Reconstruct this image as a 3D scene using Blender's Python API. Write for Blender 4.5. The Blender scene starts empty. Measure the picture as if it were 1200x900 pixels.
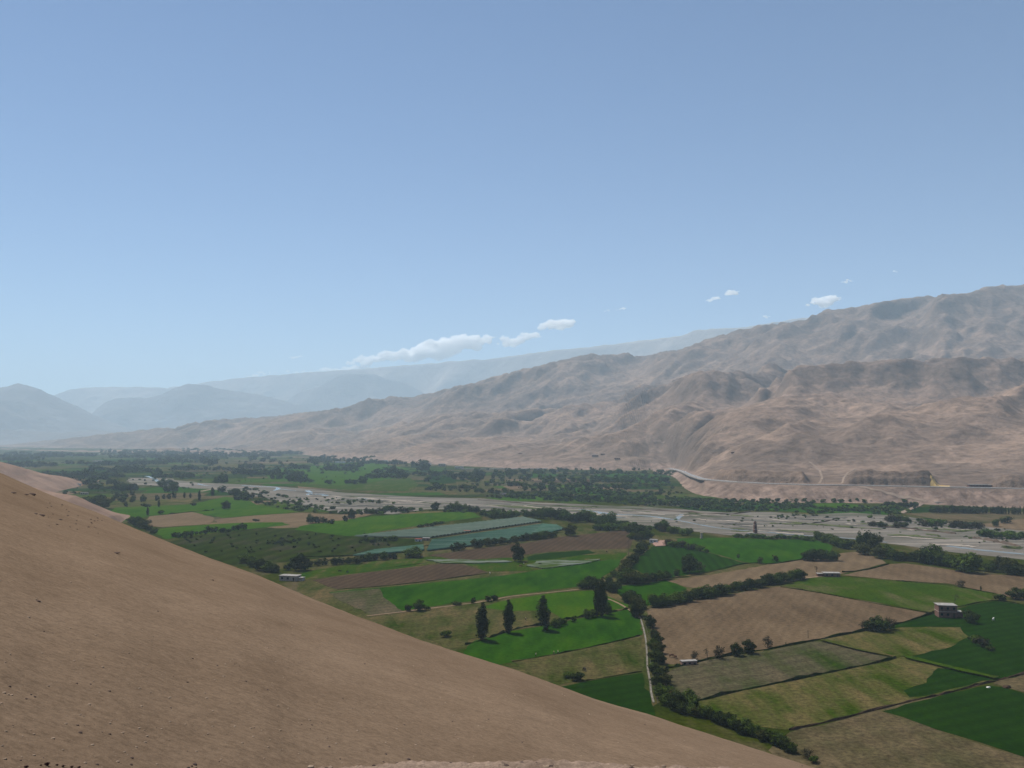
import bpy, bmesh, math, random
import numpy as np
from mathutils import Vector, Matrix, Euler
random.seed(7); RNG = np.random.default_rng(11)
scene = bpy.context.scene
COL = scene.collection
R = math.radians
# ------------------------------------------------------------------ camera model
F = 1080.0; HOR = 512.0; TH = math.atan((HOR-450)/F); CAMZ = 100.0
CT, ST = math.cos(TH), math.sin(TH)
def ray(px, py):
    xn = (px-600)/F; yn = (450-py)/F
    return (xn, CT-yn*ST, ST+yn*CT)
def zt(py):                       # height gain per metre of depth for a picture row
    yn = (450-np.asarray(py, float))/F
    return (ST+yn*CT)/(CT-yn*ST)
def ground(px, py, z=0.0):        # where the line of sight meets level z
    d = ray(px, py); t = (z-CAMZ)/d[2]
    return Vector((d[0]*t, d[1]*t, z))
def at_depth(px, py, Y):
    d = ray(px, py); t = Y/d[1]
    return Vector((d[0]*t, Y, CAMZ+d[2]*t))
def mpp(Y): return Y/F            # metres per photo pixel at depth Y
# ------------------------------------------------------------------ noise
def _grad(ix, iy, seed):
    h = (ix.astype(np.int64)*374761393 + iy.astype(np.int64)*668265263 + seed*974711) & 0x7fffffff
    h = (h ^ (h >> 13))*1274126177 & 0x7fffffff
    h = h ^ (h >> 16)
    a = (h & 1023)*(2*math.pi/1024)
    return np.cos(a), np.sin(a)
def pn(x, y, seed=0):
    x = np.asarray(x, float); y = np.asarray(y, float)
    ix = np.floor(x); iy = np.floor(y); fx = x-ix; fy = y-iy
    u = fx*fx*fx*(fx*(fx*6-15)+10); v = fy*fy*fy*(fy*(fy*6-15)+10)
    def dg(i, j):
        gx, gy = _grad(ix+i, iy+j, seed); return gx*(fx-i)+gy*(fy-j)
    a = dg(0,0)*(1-u)+dg(1,0)*u; b = dg(0,1)*(1-u)+dg(1,1)*u
    return (a*(1-v)+b*v)*1.5
def fbm(x, y, oct=4, seed=0, gain=.5, lac=2.03):
    s = 0; a = 1; n = 0
    for i in range(oct):
        s = s+a*pn(x, y, seed+i*17); n += a; a *= gain; x = x*lac+13.7; y = y*lac-7.1
    return s/n
def ridged(x, y, oct=5, seed=0, gain=.5):
    s = 0; a = 1; n = 0; w = 1
    for i in range(oct):
        r = 1-np.abs(pn(x, y, seed+i*31)); r = r*r
        s = s+a*r*w; n += a; w = np.clip(r*1.6, 0, 1); a *= gain; x = x*2.07+5.3; y = y*2.07+9.1
    return s/n
def smooth(e0, e1, x):
    t = np.clip((x-e0)/(e1-e0), 0, 1); return t*t*(3-2*t)
def interp(pts):
    a = np.array(pts, float)
    return lambda x: np.interp(x, a[:,0], a[:,1])
# ------------------------------------------------------------------ objects
def tag(o, label=None, cat=None, group=None, kind=None):
    if label: o['label'] = label
    if cat: o['category'] = cat
    if group: o['group'] = group
    if kind: o['kind'] = kind
    return o
def link(name, me, parent=None):
    o = bpy.data.objects.new(name, me); COL.objects.link(o)
    if parent is not None: o.parent = parent
    return o
def mesh_from(name, verts, faces, mats, smooth_=False, midx=None):
    me = bpy.data.meshes.new(name)
    me.from_pydata([tuple(v) for v in verts], [], [tuple(f) for f in faces])
    for m in (mats if isinstance(mats, (list, tuple)) else [mats]): me.materials.append(m)
    if midx is not None: me.polygons.foreach_set('material_index', np.asarray(midx, dtype=np.int32))
    if smooth_: me.polygons.foreach_set('use_smooth', np.ones(len(me.polygons), dtype=bool))
    me.update(); return me
def grid_mesh(name, X, Y, Z, mat, smooth_=True):
    n, m = X.shape
    co = np.stack([X, Y, Z], -1).reshape(-1, 3).astype(np.float32)
    i = np.arange(n*m).reshape(n, m)
    f = np.stack([i[:-1,:-1], i[:-1,1:], i[1:,1:], i[1:,:-1]], -1).reshape(-1, 4).astype(np.int32)
    me = bpy.data.meshes.new(name)
    me.vertices.add(len(co)); me.vertices.foreach_set('co', co.ravel())
    me.loops.add(f.size); me.loops.foreach_set('vertex_index', f.ravel())
    me.polygons.add(len(f)); me.polygons.foreach_set('loop_start', np.arange(0, f.size, 4, dtype=np.int32))
    me.polygons.foreach_set('use_smooth', np.full(len(f), smooth_))
    me.materials.append(mat); me.update(calc_edges=True); me.validate()
    return me
class MB:
    def __init__(s): s.v = []; s.f = []
    def box(s, cx, cy, cz, sx, sy, sz, rot=0.0):
        b = len(s.v); c, n = math.cos(rot), math.sin(rot)
        for dz in (-.5, .5):
            for dx, dy in ((-.5,-.5), (.5,-.5), (.5,.5), (-.5,.5)):
                x, y = dx*sx, dy*sy
                s.v.append((cx+x*c-y*n, cy+x*n+y*c, cz+dz*sz))
        for q in ((0,3,2,1), (4,5,6,7), (0,1,5,4), (1,2,6,5), (2,3,7,6), (3,0,4,7)):
            s.f.append(tuple(b+k for k in q))
        return s
    def tube(s, p0, p1, r0, r1, n=7):
        p0 = Vector(p0); p1 = Vector(p1); d = (p1-p0).normalized()
        a = d.orthogonal().normalized(); c = d.cross(a); b = len(s.v)
        for p, r in ((p0, r0), (p1, r1)):
            for k in range(n):
                t = 2*math.pi*k/n; q = p+(a*math.cos(t)+c*math.sin(t))*r; s.v.append(tuple(q))
        for k in range(n):
            s.f.append((b+k, b+(k+1)%n, b+n+(k+1)%n, b+n+k))
        s.f.append(tuple(b+n+k for k in range(n))); s.f.append(tuple(b+n-1-k for k in range(n)))
        return s
    def mesh(s, name, mat, sm=False): return mesh_from(name, s.v, s.f, mat, sm)
    def build(s, name, mat, parent=None, sm=False): return link(name, s.mesh(name, mat, sm), parent)
# ------------------------------------------------------------------ materials
def new_mat(name):
    m = bpy.data.materials.new(name); m.use_nodes = True; nt = m.node_tree
    b = nt.nodes['Principled BSDF']; b.inputs['Roughness'].default_value = .92
    b.inputs['Specular IOR Level'].default_value = 0.0
    return m, nt, b
def noise_node(nt, vec, scale, detail=4, rough=.55, dist=0.0):
    n = nt.nodes.new('ShaderNodeTexNoise'); n.inputs['Scale'].default_value = scale
    n.inputs['Detail'].default_value = detail; n.inputs['Roughness'].default_value = rough
    n.inputs['Distortion'].default_value = dist
    nt.links.new(vec, n.inputs['Vector']); return n.outputs['Fac']
def ramp(nt, fac, stops):
    r = nt.nodes.new('ShaderNodeValToRGB'); e = r.color_ramp.elements
    while len(e) < len(stops): e.new(.5)
    for k, (p, c) in enumerate(stops):
        e[k].position = p; e[k].color = (c[0], c[1], c[2], 1) if not isinstance(c, (int, float)) else (c, c, c, 1)
    nt.links.new(fac, r.inputs['Fac']); return r.outputs['Color']
def mix(nt, fac, a, b, mode='MIX'):
    n = nt.nodes.new('ShaderNodeMix'); n.data_type = 'RGBA'; n.blend_type = mode
    if isinstance(fac, (int, float)): n.inputs[0].default_value = fac
    else: nt.links.new(fac, n.inputs[0])
    for k, v in ((6, a), (7, b)):
        if isinstance(v, tuple): n.inputs[k].default_value = (v[0], v[1], v[2], 1)
        else: nt.links.new(v, n.inputs[k])
    return n.outputs[2]
def coords(nt, scale=(1,1,1), rot=0.0):
    tc = nt.nodes.new('ShaderNodeTexCoord'); mp = nt.nodes.new('ShaderNodeMapping')
    mp.inputs['Scale'].default_value = scale; mp.inputs['Rotation'].default_value = (0, 0, rot)
    nt.links.new(tc.outputs['Object'], mp.inputs['Vector']); return mp.outputs['Vector']
def bump(nt, b, h, strength, dist):
    n = nt.nodes.new('ShaderNodeBump'); n.inputs['Strength'].default_value = strength
    n.inputs['Distance'].default_value = dist
    nt.links.new(h, n.inputs['Height']); nt.links.new(n.outputs['Normal'], b.inputs['Normal'])
def dk(c, f): return tuple(x*f for x in c)
def flat_mat(name, c, var=.25, scale=1.0, rough=.9):
    m, nt, b = new_mat(name); b.inputs['Roughness'].default_value = rough
    f = noise_node(nt, coords(nt), scale, 4)
    nt.links.new(ramp(nt, f, [(.3, dk(c, 1-var)), (.7, dk(c, 1+var))]), b.inputs['Base Color']); return m
def field_mat(name, c1, c2, c3=None, patch=.018, rot=0.0, rows=0.0, rowscale=.25, fleck=.22, split=(.38,.62), streak=.8):
    """crop or bare soil: broad patches of two or three tones, sowing rows, fine speckle"""
    tone = lambda q: None if q is None else ((q[0]*.37, q[1]*.44, q[2]*.05) if q[1] > q[0]*1.02 else (q[0]*.56, q[1]*.53, q[2]*.42))
    c1, c2, c3 = tone(c1), tone(c2), tone(c3)
    m, nt, b = new_mat(name)
    v = coords(nt); vs = coords(nt, (1, .16, 1), rot)
    big = noise_node(nt, v, patch, 4, .6, .6)
    st = noise_node(nt, vs, patch*5, 3, .6)
    fm = nt.nodes.new('ShaderNodeMix'); fm.data_type = 'FLOAT'; fm.inputs[0].default_value = streak*.6
    nt.links.new(big, fm.inputs[2]); nt.links.new(st, fm.inputs[3])
    stops = [(split[0], c1), (split[1], c2)]
    if c3: stops = [(split[0], c1), ((split[0]+split[1])/2, c2), (split[1], c3)]
    c = ramp(nt, fm.outputs[0], stops)
    if rows:
        w = nt.nodes.new('ShaderNodeTexWave'); w.inputs['Scale'].default_value = rowscale*.34
        w.inputs['Distortion'].default_value = 1.2; w.inputs['Detail'].default_value = 1; w.inputs['Detail Scale'].default_value = .3
        nt.links.new(coords(nt, (1,1,1), rot), w.inputs['Vector'])
        c = mix(nt, rows, c, ramp(nt, w.outputs['Fac'], [(.0, .42), (1, 1.05)]), 'MULTIPLY')
    sp = noise_node(nt, v, .45, 6, .8)
    c = mix(nt, 1.0, c, ramp(nt, sp, [(.34, 1-fleck*3.0), (.64, 1.12)]), 'MULTIPLY')
    nt.links.new(c, b.inputs['Base Color'])
    bump(nt, b, noise_node(nt, v, .7, 5, .7), .5, .5)
    return m
def foliage_mat(name, c, c2):
    m, nt, b = new_mat(name); b.inputs['Roughness'].default_value = .75
    oi = nt.nodes.new('ShaderNodeObjectInfo'); g = nt.nodes.new('ShaderNodeNewGeometry')
    f = noise_node(nt, coords(nt), 3.2, 3, .6)
    a = mix(nt, oi.outputs['Random'], c, c2)
    a = mix(nt, .75, a, ramp(nt, f, [(.3, .45), (.7, 1.3)]), 'MULTIPLY')
    a = mix(nt, .6, a, ramp(nt, g.outputs['Random Per Island'], [(0, .5), (1, 1.35)]), 'MULTIPLY')
    nt.links.new(a, b.inputs['Base Color']); return m
M = {}
# ------------------------------------------------------------------ far right range of hills
yCrest = interp([(-500,545),(-250,535),(0,522),(75,514),(135,507),(200,500),(250,492),(299,489),(325,487),(375,481),(412,476),(425,469),(455,465),(485,465),(520,456),(560,447),(600,435),(625,430),(650,424),(675,417),(707,415),(730,414),(755,417),(775,412),(800,409),(820,401),(850,391),(870,386),(900,380),(937,376),(957,369),(975,362),(1007,359),(1030,354),(1085,347),(1112,344),(1137,344),(1162,335),(1200,334),(1260,330),(1400,322),(1600,330),(1900,340)])
DCrest = interp([(-500,9500),(0,9000),(300,7800),(600,7000),(900,6600),(1200,6000),(1900,5200)])
yFoot = interp([(-500,528),(0,527),(200,532),(300,533),(340,531),(400,538),(450,541),(520,545),(600,549),(700,551),(760,552),(790,560),(800,572),(815,580),(860,586),(900,589),(1050,590),(1200,596),(1400,600),(1900,606)])
yMid = interp([(-500,538),(0,525),(200,522),(300,512),(400,500),(520,492),(620,482),(700,468),(760,456),(790,442),(815,433),(850,434),(900,437),(950,431),(995,424),(1040,417),(1085,421),(1145,420),(1200,419),(1300,414),(1500,420),(1900,430)])
DMid = interp([(-500,8600),(0,8000),(300,6600),(500,5600),(600,5000),(700,4600),(820,4100),(1000,3700),(1200,3500),(1900,3200)])
yLow = interp([(-500,532),(0,526),(300,527),(450,528),(600,520),(700,508),(800,500),(900,490),(1000,492),(1100,484),(1200,478),(1900,475)])
DLow = interp([(-500,8000),(0,7700),(300,5800),(450,4300),(600,3600),(700,3200),(800,2850),(1000,2500),(1200,2400),(1900,2300)])
yRoad = interp([(540,549.5),(600,549.5),(700,548.5),(760,548),(785,549),(800,552.5),(812,558),(825,562),(860,565),(900,567),(950,568.5),(1000,569),(1100,571),(1200,573),(1400,577),(1900,588)])
zRoad = interp([(500,1),(760,2),(785,6),(800,12),(812,18),(825,22),(1900,22)])
def DFoot(u): return -CAMZ/zt(yFoot(u))
def DRoad(u): return (zRoad(u)-CAMZ)/zt(yRoad(u))
def bank(u):   # height of the terrace cliff behind the road
    return 19*smooth(832,845,u)*(1-smooth(938,950,u)) + 23*smooth(984,1000,u)*(1-smooth(1085,1100,u)) + 21*smooth(1158,1175,u)*(1-smooth(1400,1500,u)) + 0*u
def start(u):
    s = smooth(715, 806, u); return DFoot(u)*(1-s)+(DRoad(u)+60)*s
def profile(u, Y):
    """broad relief in front of any erosion"""
    dF = DFoot(u); dR = DRoad(u); isr = smooth(786, 812, u)
    dC, dM, dL = DCrest(u), DMid(u), DLow(u)
    z1 = 100+zt(yLow(u))*dL; z2 = 100+zt(yMid(u))*dM; z3 = 100+zt(yCrest(u))*dC
    base = 22*isr
    s0 = start(u)
    k = [s0, dL, dL+(dM-dL)*.35, dM, dM+(dC-dM)*.35, dC, dC*1.3]
    z = [base, z1, z1+(z2-z1)*.25, z2, z2*.80+z3*.08, z3, z3*.5]
    out = np.where(Y < k[0], z[0], 0.0)
    for i in range(len(k)-1):
        t = np.clip((Y-k[i])/(k[i+1]-k[i]), 0, 1); tt = t*t*(3-2*t)*.6+t*.4
        out = np.where((Y >= k[i]) & (Y <= k[i+1]), z[i]+(z[i+1]-z[i])*tt, out)
    return np.where(Y > k[-1], z[-1], out)
def erode(H, cell, n, steps, seed):
    rg = np.random.default_rng(seed); ny, nx = H.shape
    px = rg.uniform(2, nx-3, n); py = rg.uniform(2, ny-3, n); dx = np.zeros(n); dy = np.zeros(n)
    sed = np.zeros(n); vel = np.ones(n); wat = np.ones(n)
    for s in range(steps):
        ix = px.astype(int); iy = py.astype(int); fx = px-ix; fy = py-iy
        a = H[iy,ix]; b = H[iy,ix+1]; c = H[iy+1,ix]; d = H[iy+1,ix+1]
        gx = (b-a)*(1-fy)+(d-c)*fy; gy = (c-a)*(1-fx)+(d-b)*fx
        h0 = a*(1-fx)*(1-fy)+b*fx*(1-fy)+c*(1-fx)*fy+d*fx*fy
        dx = dx*.25-gx*.75/cell; dy = dy*.25-gy*.75/cell
        L = np.hypot(dx, dy)+1e-9; dx /= L; dy /= L
        nxp = np.clip(px+dx, 2, nx-3); nyp = np.clip(py+dy, 2, ny-3)
        jx = nxp.astype(int); jy = nyp.astype(int); gx_ = nxp-jx; gy_ = nyp-jy
        h1 = H[jy,jx]*(1-gx_)*(1-gy_)+H[jy,jx+1]*gx_*(1-gy_)+H[jy+1,jx]*(1-gx_)*gy_+H[jy+1,jx+1]*gx_*gy_
        dh = h1-h0
        cap = np.maximum(-dh/cell, .01)*vel*wat*9
        dep = np.where((sed > cap) | (dh > 0), np.where(dh > 0, np.minimum(dh, sed), (sed-cap)*.25), -np.minimum((cap-sed)*.3, np.maximum(-dh, 0)*.8))
        amt = dep
        for (oy, ox, w) in ((0,0,(1-fx)*(1-fy)), (0,1,fx*(1-fy)), (1,0,(1-fx)*fy), (1,1,fx*fy)):
            H += np.bincount((iy+oy)*nx+ix+ox, weights=np.clip(amt, -3, 3)*w*.8, minlength=nx*ny).reshape(ny, nx)
        sed = np.maximum(sed-dep, 0); vel = np.sqrt(np.maximum(vel*vel*.9-dh/cell*1.2, .05)); wat *= .975
        px, py = nxp, nyp
    return H
def blur(H, k=1):
    for _ in range(k):
        P = np.pad(H, 1, mode='edge')
        H = (P[:-2,1:-1]+P[2:,1:-1]+P[1:-1,:-2]+P[1:-1,2:]+4*P[1:-1,1:-1])/8
    return H
CELL = 22.0
gx = np.arange(-7600, 8600, CELL); gy = np.arange(1200, 10600, CELL)
GX, GY = np.meshgrid(gx, gy)
GU = 600+F*GX/GY
H = profile(np.clip(GU, -500, 1900), GY)
sF = start(GU)
rise = smooth(0, 900, GY-sF); rise2 = smooth(0, 250, GY-sF)
wx = GX+260*fbm(GX/900, GY/900, 3, 5); wy = GY+260*fbm(GX/900, GY/900, 3, 9)
amp = np.clip((H+20)/330, .10, 1.0); Hbase = H.copy()
crestfade = 1-.55*smooth(DMid(GU)*1.05, DCrest(GU)*.9, GY)
# ridges run from the far right down to the near left
ca_, sa_ = math.cos(R(38)), math.sin(R(38)); ru = wx*ca_+wy*sa_; rv = -wx*sa_+wy*ca_
H = H + rise*(200*amp*(ridged(ru/2600, rv/1150, 5, 3)-.5)) + rise*(150*amp*crestfade*(ridged(ru/1000, rv/520, 4, 23)-.5)) \
      + rise2*(34+24*amp*crestfade)*fbm(ru/560, rv/280, 4, 41)
H = H + rise2*(22+12*amp)*(ridged(ru/330, rv/190, 3, 77)-.5)
Hpre = H.copy()
for b_ in range(16): H = erode(H, CELL, 26000, 50, 100+b_)
H = np.clip(H, Hpre-75, Hpre+22); H = .5*H+.5*blur(H, 1)
Hfloor = np.minimum(Hbase, 30)+.25*(H-Hbase); ss = smooth(60, 420, GY-sF); H = Hfloor*(1-ss)+H*ss
H = np.maximum(H, -1+4*smooth(0, 200, GY-sF)+.35*Hbase)
H = np.where(GY > sF, H, 22*smooth(786, 812, GU))
# keep the front massif where its ridge line stands
tan = (H-CAMZ)/GY; ub = np.clip(((GU+500)/4).astype(int), 0, 600); best = np.full(601, -9.0)
mk = (GY > DLow(GU)) & (GY < DMid(GU)*1.08); np.maximum.at(best, ub[mk], tan[mk]); uc = (np.arange(601)*4-500+2)
delta = zt(yMid(uc))-best; kk = np.exp(-np.arange(-6, 7)**2/14.0); kk /= kk.sum(); delta = np.convolve(np.pad(delta, 6, mode='edge'), kk, 'valid')
dM_ = DMid(GU); bp = smooth(DLow(GU)*.9, dM_, GY)*(1-smooth(dM_*1.06, dM_+(DCrest(GU)-dM_)*.55, GY))
H = H + np.interp(GU, uc, np.clip(delta, -.05, .05))*GY*bp*.92
# bring the skyline back onto the crest line
tan = (H-CAMZ)/GY; ub = np.clip(((GU+500)/4).astype(int), 0, 600); best = np.full(601, -9.0)
np.maximum.at(best, ub.ravel(), tan.ravel())
uc = (np.arange(601)*4-500+2); want = zt(yCrest(uc)); delta = want-best
kk = np.exp(-np.arange(-4, 5)**2/6.0); kk /= kk.sum(); delta = np.convolve(np.pad(delta, 4, mode='edge'), kk, 'valid')
H = H + np.interp(GU, uc, delta)*GY*smooth(0, 1, (GY-sF)/np.maximum(DCrest(GU)-sF, 1)*1.15)
def sample(A, X, Y):
    fx = np.clip((X-gx[0])/CELL, 0, len(gx)-2.001); fy = np.clip((Y-gy[0])/CELL, 0, len(gy)-2.001)
    ix = fx.astype(int); iy = fy.astype(int); fx = fx-ix; fy = fy-iy
    return A[iy,ix]*(1-fx)*(1-fy)+A[iy,ix+1]*fx*(1-fy)+A[iy+1,ix]*(1-fx)*fy+A[iy+1,ix+1]*fx*fy
def hills_z(u, Y):
    X = (u-600)/F*Y
    dF = DFoot(u); dR = DRoad(u)
    z = sample(H, X, Y)
    nz = fbm(X/70, Y/70, 4, 61); nr = ridged((X+.5*Y)/75, (Y-.4*X)/120, 5, 67)-.5
    away = smooth(0, 500, Y-start(u))
    z = z + away*(7.0*nz+13.0*nr)*np.clip(z/250, .45, 1)
    # near the road: scarp, shelf, terrace cliff
    isr = smooth(786, 812, u); zr = zRoad(u)
    wob = 2.2*fbm(u/9, Y/60, 3, 71)
    scarp = zr*smooth(0, 1, (Y-dF)/np.maximum(dR-12-dF, 5)) + wob*smooth(0, 20, Y-dF)*(1-smooth(-25, -12, Y-dR))
    bk = bank(u)*(1+.28*fbm(u/16, Y/200, 3, 73)); off = 16+7*fbm(u/12, 0*Y, 3, 79)
    shelf = zr + bk*(.62*smooth(off, off+9, Y-dR)+.38*smooth(off+16, off+26, Y-dR))*(1-.55*smooth(60, 210, Y-dR)) + .5*nz*smooth(12, 30, Y-dR)
    near = np.where(Y < dR-12, scarp, shelf)
    w = smooth(40, 330, Y-dR)
    zz = near*(1-w)+z*w
    js = smooth(762, 786, u)
    return np.where(u > 762, zz*js+z*(1-js), z)
US = np.arange(-260, 1520, 2.4); NV = 520
UU, VV = np.meshgrid(US, np.linspace(0, 1, NV))
Y0 = DFoot(UU)-6; Y1 = DCrest(UU)*1.28
dR_ = DRoad(UU)
y0r = Y0[0]; lo_ = np.array([y0r[max(0, i-22):i+23].min() for i in range(len(y0r))]); kk = np.exp(-np.arange(-16, 17)**2/110.0); kk /= kk.sum()
y0r = np.convolve(np.pad(lo_, 16, mode='edge'), kk, 'valid')*.985; Y0 = np.tile(y0r, (NV, 1))
YY = Y0*(Y1/Y0)**(VV**1.2)
ZZ = hills_z(UU, YY); ft = YY-DFoot(UU)
ZZ = np.maximum(np.where(ft < 0, -.6-3*smooth(0, -30, ft), ZZ), -3.6)
# hill material
m, nt, b = new_mat('hill_earth'); v = coords(nt)
big = noise_node(nt, v, .0011, 6, .62, .8); med = noise_node(nt, v, .006, 6, .65, .5); fine = noise_node(nt, v, .045, 6, .72)
c = ramp(nt, big, [(.36, (.105,.078,.062)), (.48, (.165,.120,.090)), (.60, (.25,.175,.125))])
c = mix(nt, .6, c, ramp(nt, med, [(.36, (.075,.058,.050)), (.5, (.165,.122,.095)), (.60, (.38,.275,.205))]))
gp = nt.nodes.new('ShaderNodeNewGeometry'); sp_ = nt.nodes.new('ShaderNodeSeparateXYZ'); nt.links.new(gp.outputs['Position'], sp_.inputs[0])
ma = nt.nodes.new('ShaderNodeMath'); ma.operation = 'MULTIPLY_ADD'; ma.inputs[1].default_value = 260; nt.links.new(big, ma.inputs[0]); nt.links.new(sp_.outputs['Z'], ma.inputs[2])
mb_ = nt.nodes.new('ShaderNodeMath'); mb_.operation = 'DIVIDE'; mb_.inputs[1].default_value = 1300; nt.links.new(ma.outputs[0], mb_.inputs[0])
band = ramp(nt, mb_.outputs[0], [(.10, (.155,.118,.092)), (.20, (.21,.155,.118)), (.29, (.24,.172,.13)), (.345, (.105,.082,.07)), (.42, (.115,.09,.076)), (.47, (.20,.15,.118)), (.60, (.15,.115,.095)), (.68, (.105,.084,.074)), (.95, (.12,.095,.084))])  # rock tones by height, with upper ridge shade and sunlit foothills painted in
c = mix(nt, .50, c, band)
lowz = ramp(nt, sp_.outputs['Z'], [(0.0, 1.0), (1.0, 0.0)])
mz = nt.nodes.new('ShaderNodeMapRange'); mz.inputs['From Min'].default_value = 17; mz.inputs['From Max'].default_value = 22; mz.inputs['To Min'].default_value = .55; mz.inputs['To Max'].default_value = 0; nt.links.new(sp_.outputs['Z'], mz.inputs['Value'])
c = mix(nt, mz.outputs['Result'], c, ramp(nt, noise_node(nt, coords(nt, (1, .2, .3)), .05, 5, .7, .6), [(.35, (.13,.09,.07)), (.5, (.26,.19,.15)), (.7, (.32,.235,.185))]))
c = mix(nt, 1.0, c, (1.0,.96,.95), 'MULTIPLY')
g = nt.nodes.new('ShaderNodeNewGeometry'); sx = nt.nodes.new('ShaderNodeSeparateXYZ'); nt.links.new(g.outputs['Normal'], sx.inputs[0])
rock = ramp(nt, sx.outputs['Z'], [(.58, 1.0), (.84, 0.0)])
rk = mix(nt, 1.0, rock, ramp(nt, fine, [(.45, 0.0), (.58, 1.0)]), 'MULTIPLY')
c = mix(nt, rk, c, (0.122,0.090,0.070))
c = mix(nt, .9, c, ramp(nt, fine, [(.34, .5), (.62, 1.15)]), 'MULTIPLY')
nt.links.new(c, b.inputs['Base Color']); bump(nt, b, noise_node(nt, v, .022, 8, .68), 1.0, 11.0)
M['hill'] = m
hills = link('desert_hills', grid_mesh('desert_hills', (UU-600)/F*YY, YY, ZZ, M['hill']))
tag(hills, 'bare brown eroded hills rising along the far side of the valley', kind='structure')
# ------------------------------------------------------------------ distant mountains
for key_, a_, b2_ in (('mount', (.11,.105,.105), (.19,.175,.17)), ('mount_hazed', (.24,.21,.19), (.36,.31,.27))):  # extra haze on the farther peaks is painted in as paler rock colour
    m, nt, b = new_mat('dark_distant_rock' if key_ == 'mount' else 'hazed_distant_rock'); v = coords(nt)
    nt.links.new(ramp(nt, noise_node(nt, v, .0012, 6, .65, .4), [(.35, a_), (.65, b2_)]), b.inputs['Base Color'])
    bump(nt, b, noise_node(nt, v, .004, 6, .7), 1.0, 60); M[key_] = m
def mountain(name, pts, D, depth, seed, rough, label, lo=None, mat='mount'):
    lo = lo or (pts[0][0], pts[-1][0]); f = interp(pts)
    us = np.arange(lo[0], lo[1]+1, 3.0); vs = np.linspace(-1, 1, 90)
    U, V = np.meshgrid(us, vs)
    Yc = (D(U) if callable(D) else D) + depth*.25*fbm(U/180, U*0, 3, seed+3)
    Y = Yc+V*depth; X = (U-600)/F*Yc*(1+V*depth/Yc*.35)
    top = CAMZ+zt(f(U)+rough*fbm(U/14, U*0, 4, seed))*Yc
    sh = np.where(V < 0, (1-np.abs(V))**1.15, (1-np.abs(V))**.8)
    Z = (top+3)*sh - 3 + (top+60)*.34*(ridged(X/2600, Y/2300, 5, seed+9)-.5)*np.sin(np.clip(np.abs(V)*math.pi, 0, math.pi))*1.1
    Z = np.maximum(Z, -3)
    o = link(name, grid_mesh(name, X, Y, Z, M[mat])); return tag(o, label, kind='structure')
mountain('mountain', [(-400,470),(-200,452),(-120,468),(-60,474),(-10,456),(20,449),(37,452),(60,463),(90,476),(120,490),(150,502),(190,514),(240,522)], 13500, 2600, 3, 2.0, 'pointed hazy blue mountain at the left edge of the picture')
mountain('mountain', [(30,478),(62,463),(80,456),(100,453.5),(135,453),(192,453.5),(215,462),(260,480),(300,500)], 20300, 1500, 13, 1.2, 'pale flat topped mesa between the two pointed blue mountains', mat='mount_hazed')
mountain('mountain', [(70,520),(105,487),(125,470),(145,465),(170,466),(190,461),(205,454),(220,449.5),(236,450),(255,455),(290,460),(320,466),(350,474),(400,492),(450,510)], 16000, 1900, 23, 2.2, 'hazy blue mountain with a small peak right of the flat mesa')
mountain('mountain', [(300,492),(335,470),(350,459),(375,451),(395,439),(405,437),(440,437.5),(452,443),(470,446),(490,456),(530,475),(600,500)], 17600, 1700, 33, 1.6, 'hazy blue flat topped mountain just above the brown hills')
mountain('mountain', [(400,470),(450,446),(474,435),(490,432),(505,437),(540,455),(600,480)], 19700, 1000, 43, 1.2, 'faint pale mountain behind the flat topped one', mat='mount_hazed')
mountain('mountain', [(150,462),(240,447),(280,442.5),(357,436),(430,431),(511,424),(577,419),(612,414),(665,408),(700,404),(760,397),(799,393),(813,387),(837,384),(876,382),(935,372),(1000,366),(1200,372),(1500,400)], interp([(150,22000),(500,18500),(850,13700),(1500,12000)]), 1300, 53, 1.5, 'very faint long ridge sloping up under the clouds', mat='mount_hazed')
mountain('mountain', [(-300,512),(-60,504),(10,503),(40,505),(75,507),(110,503),(130,506),(180,516),(220,524)], 11000, 900, 63, 1.5, 'low hazy hills at the end of the valley')
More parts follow.
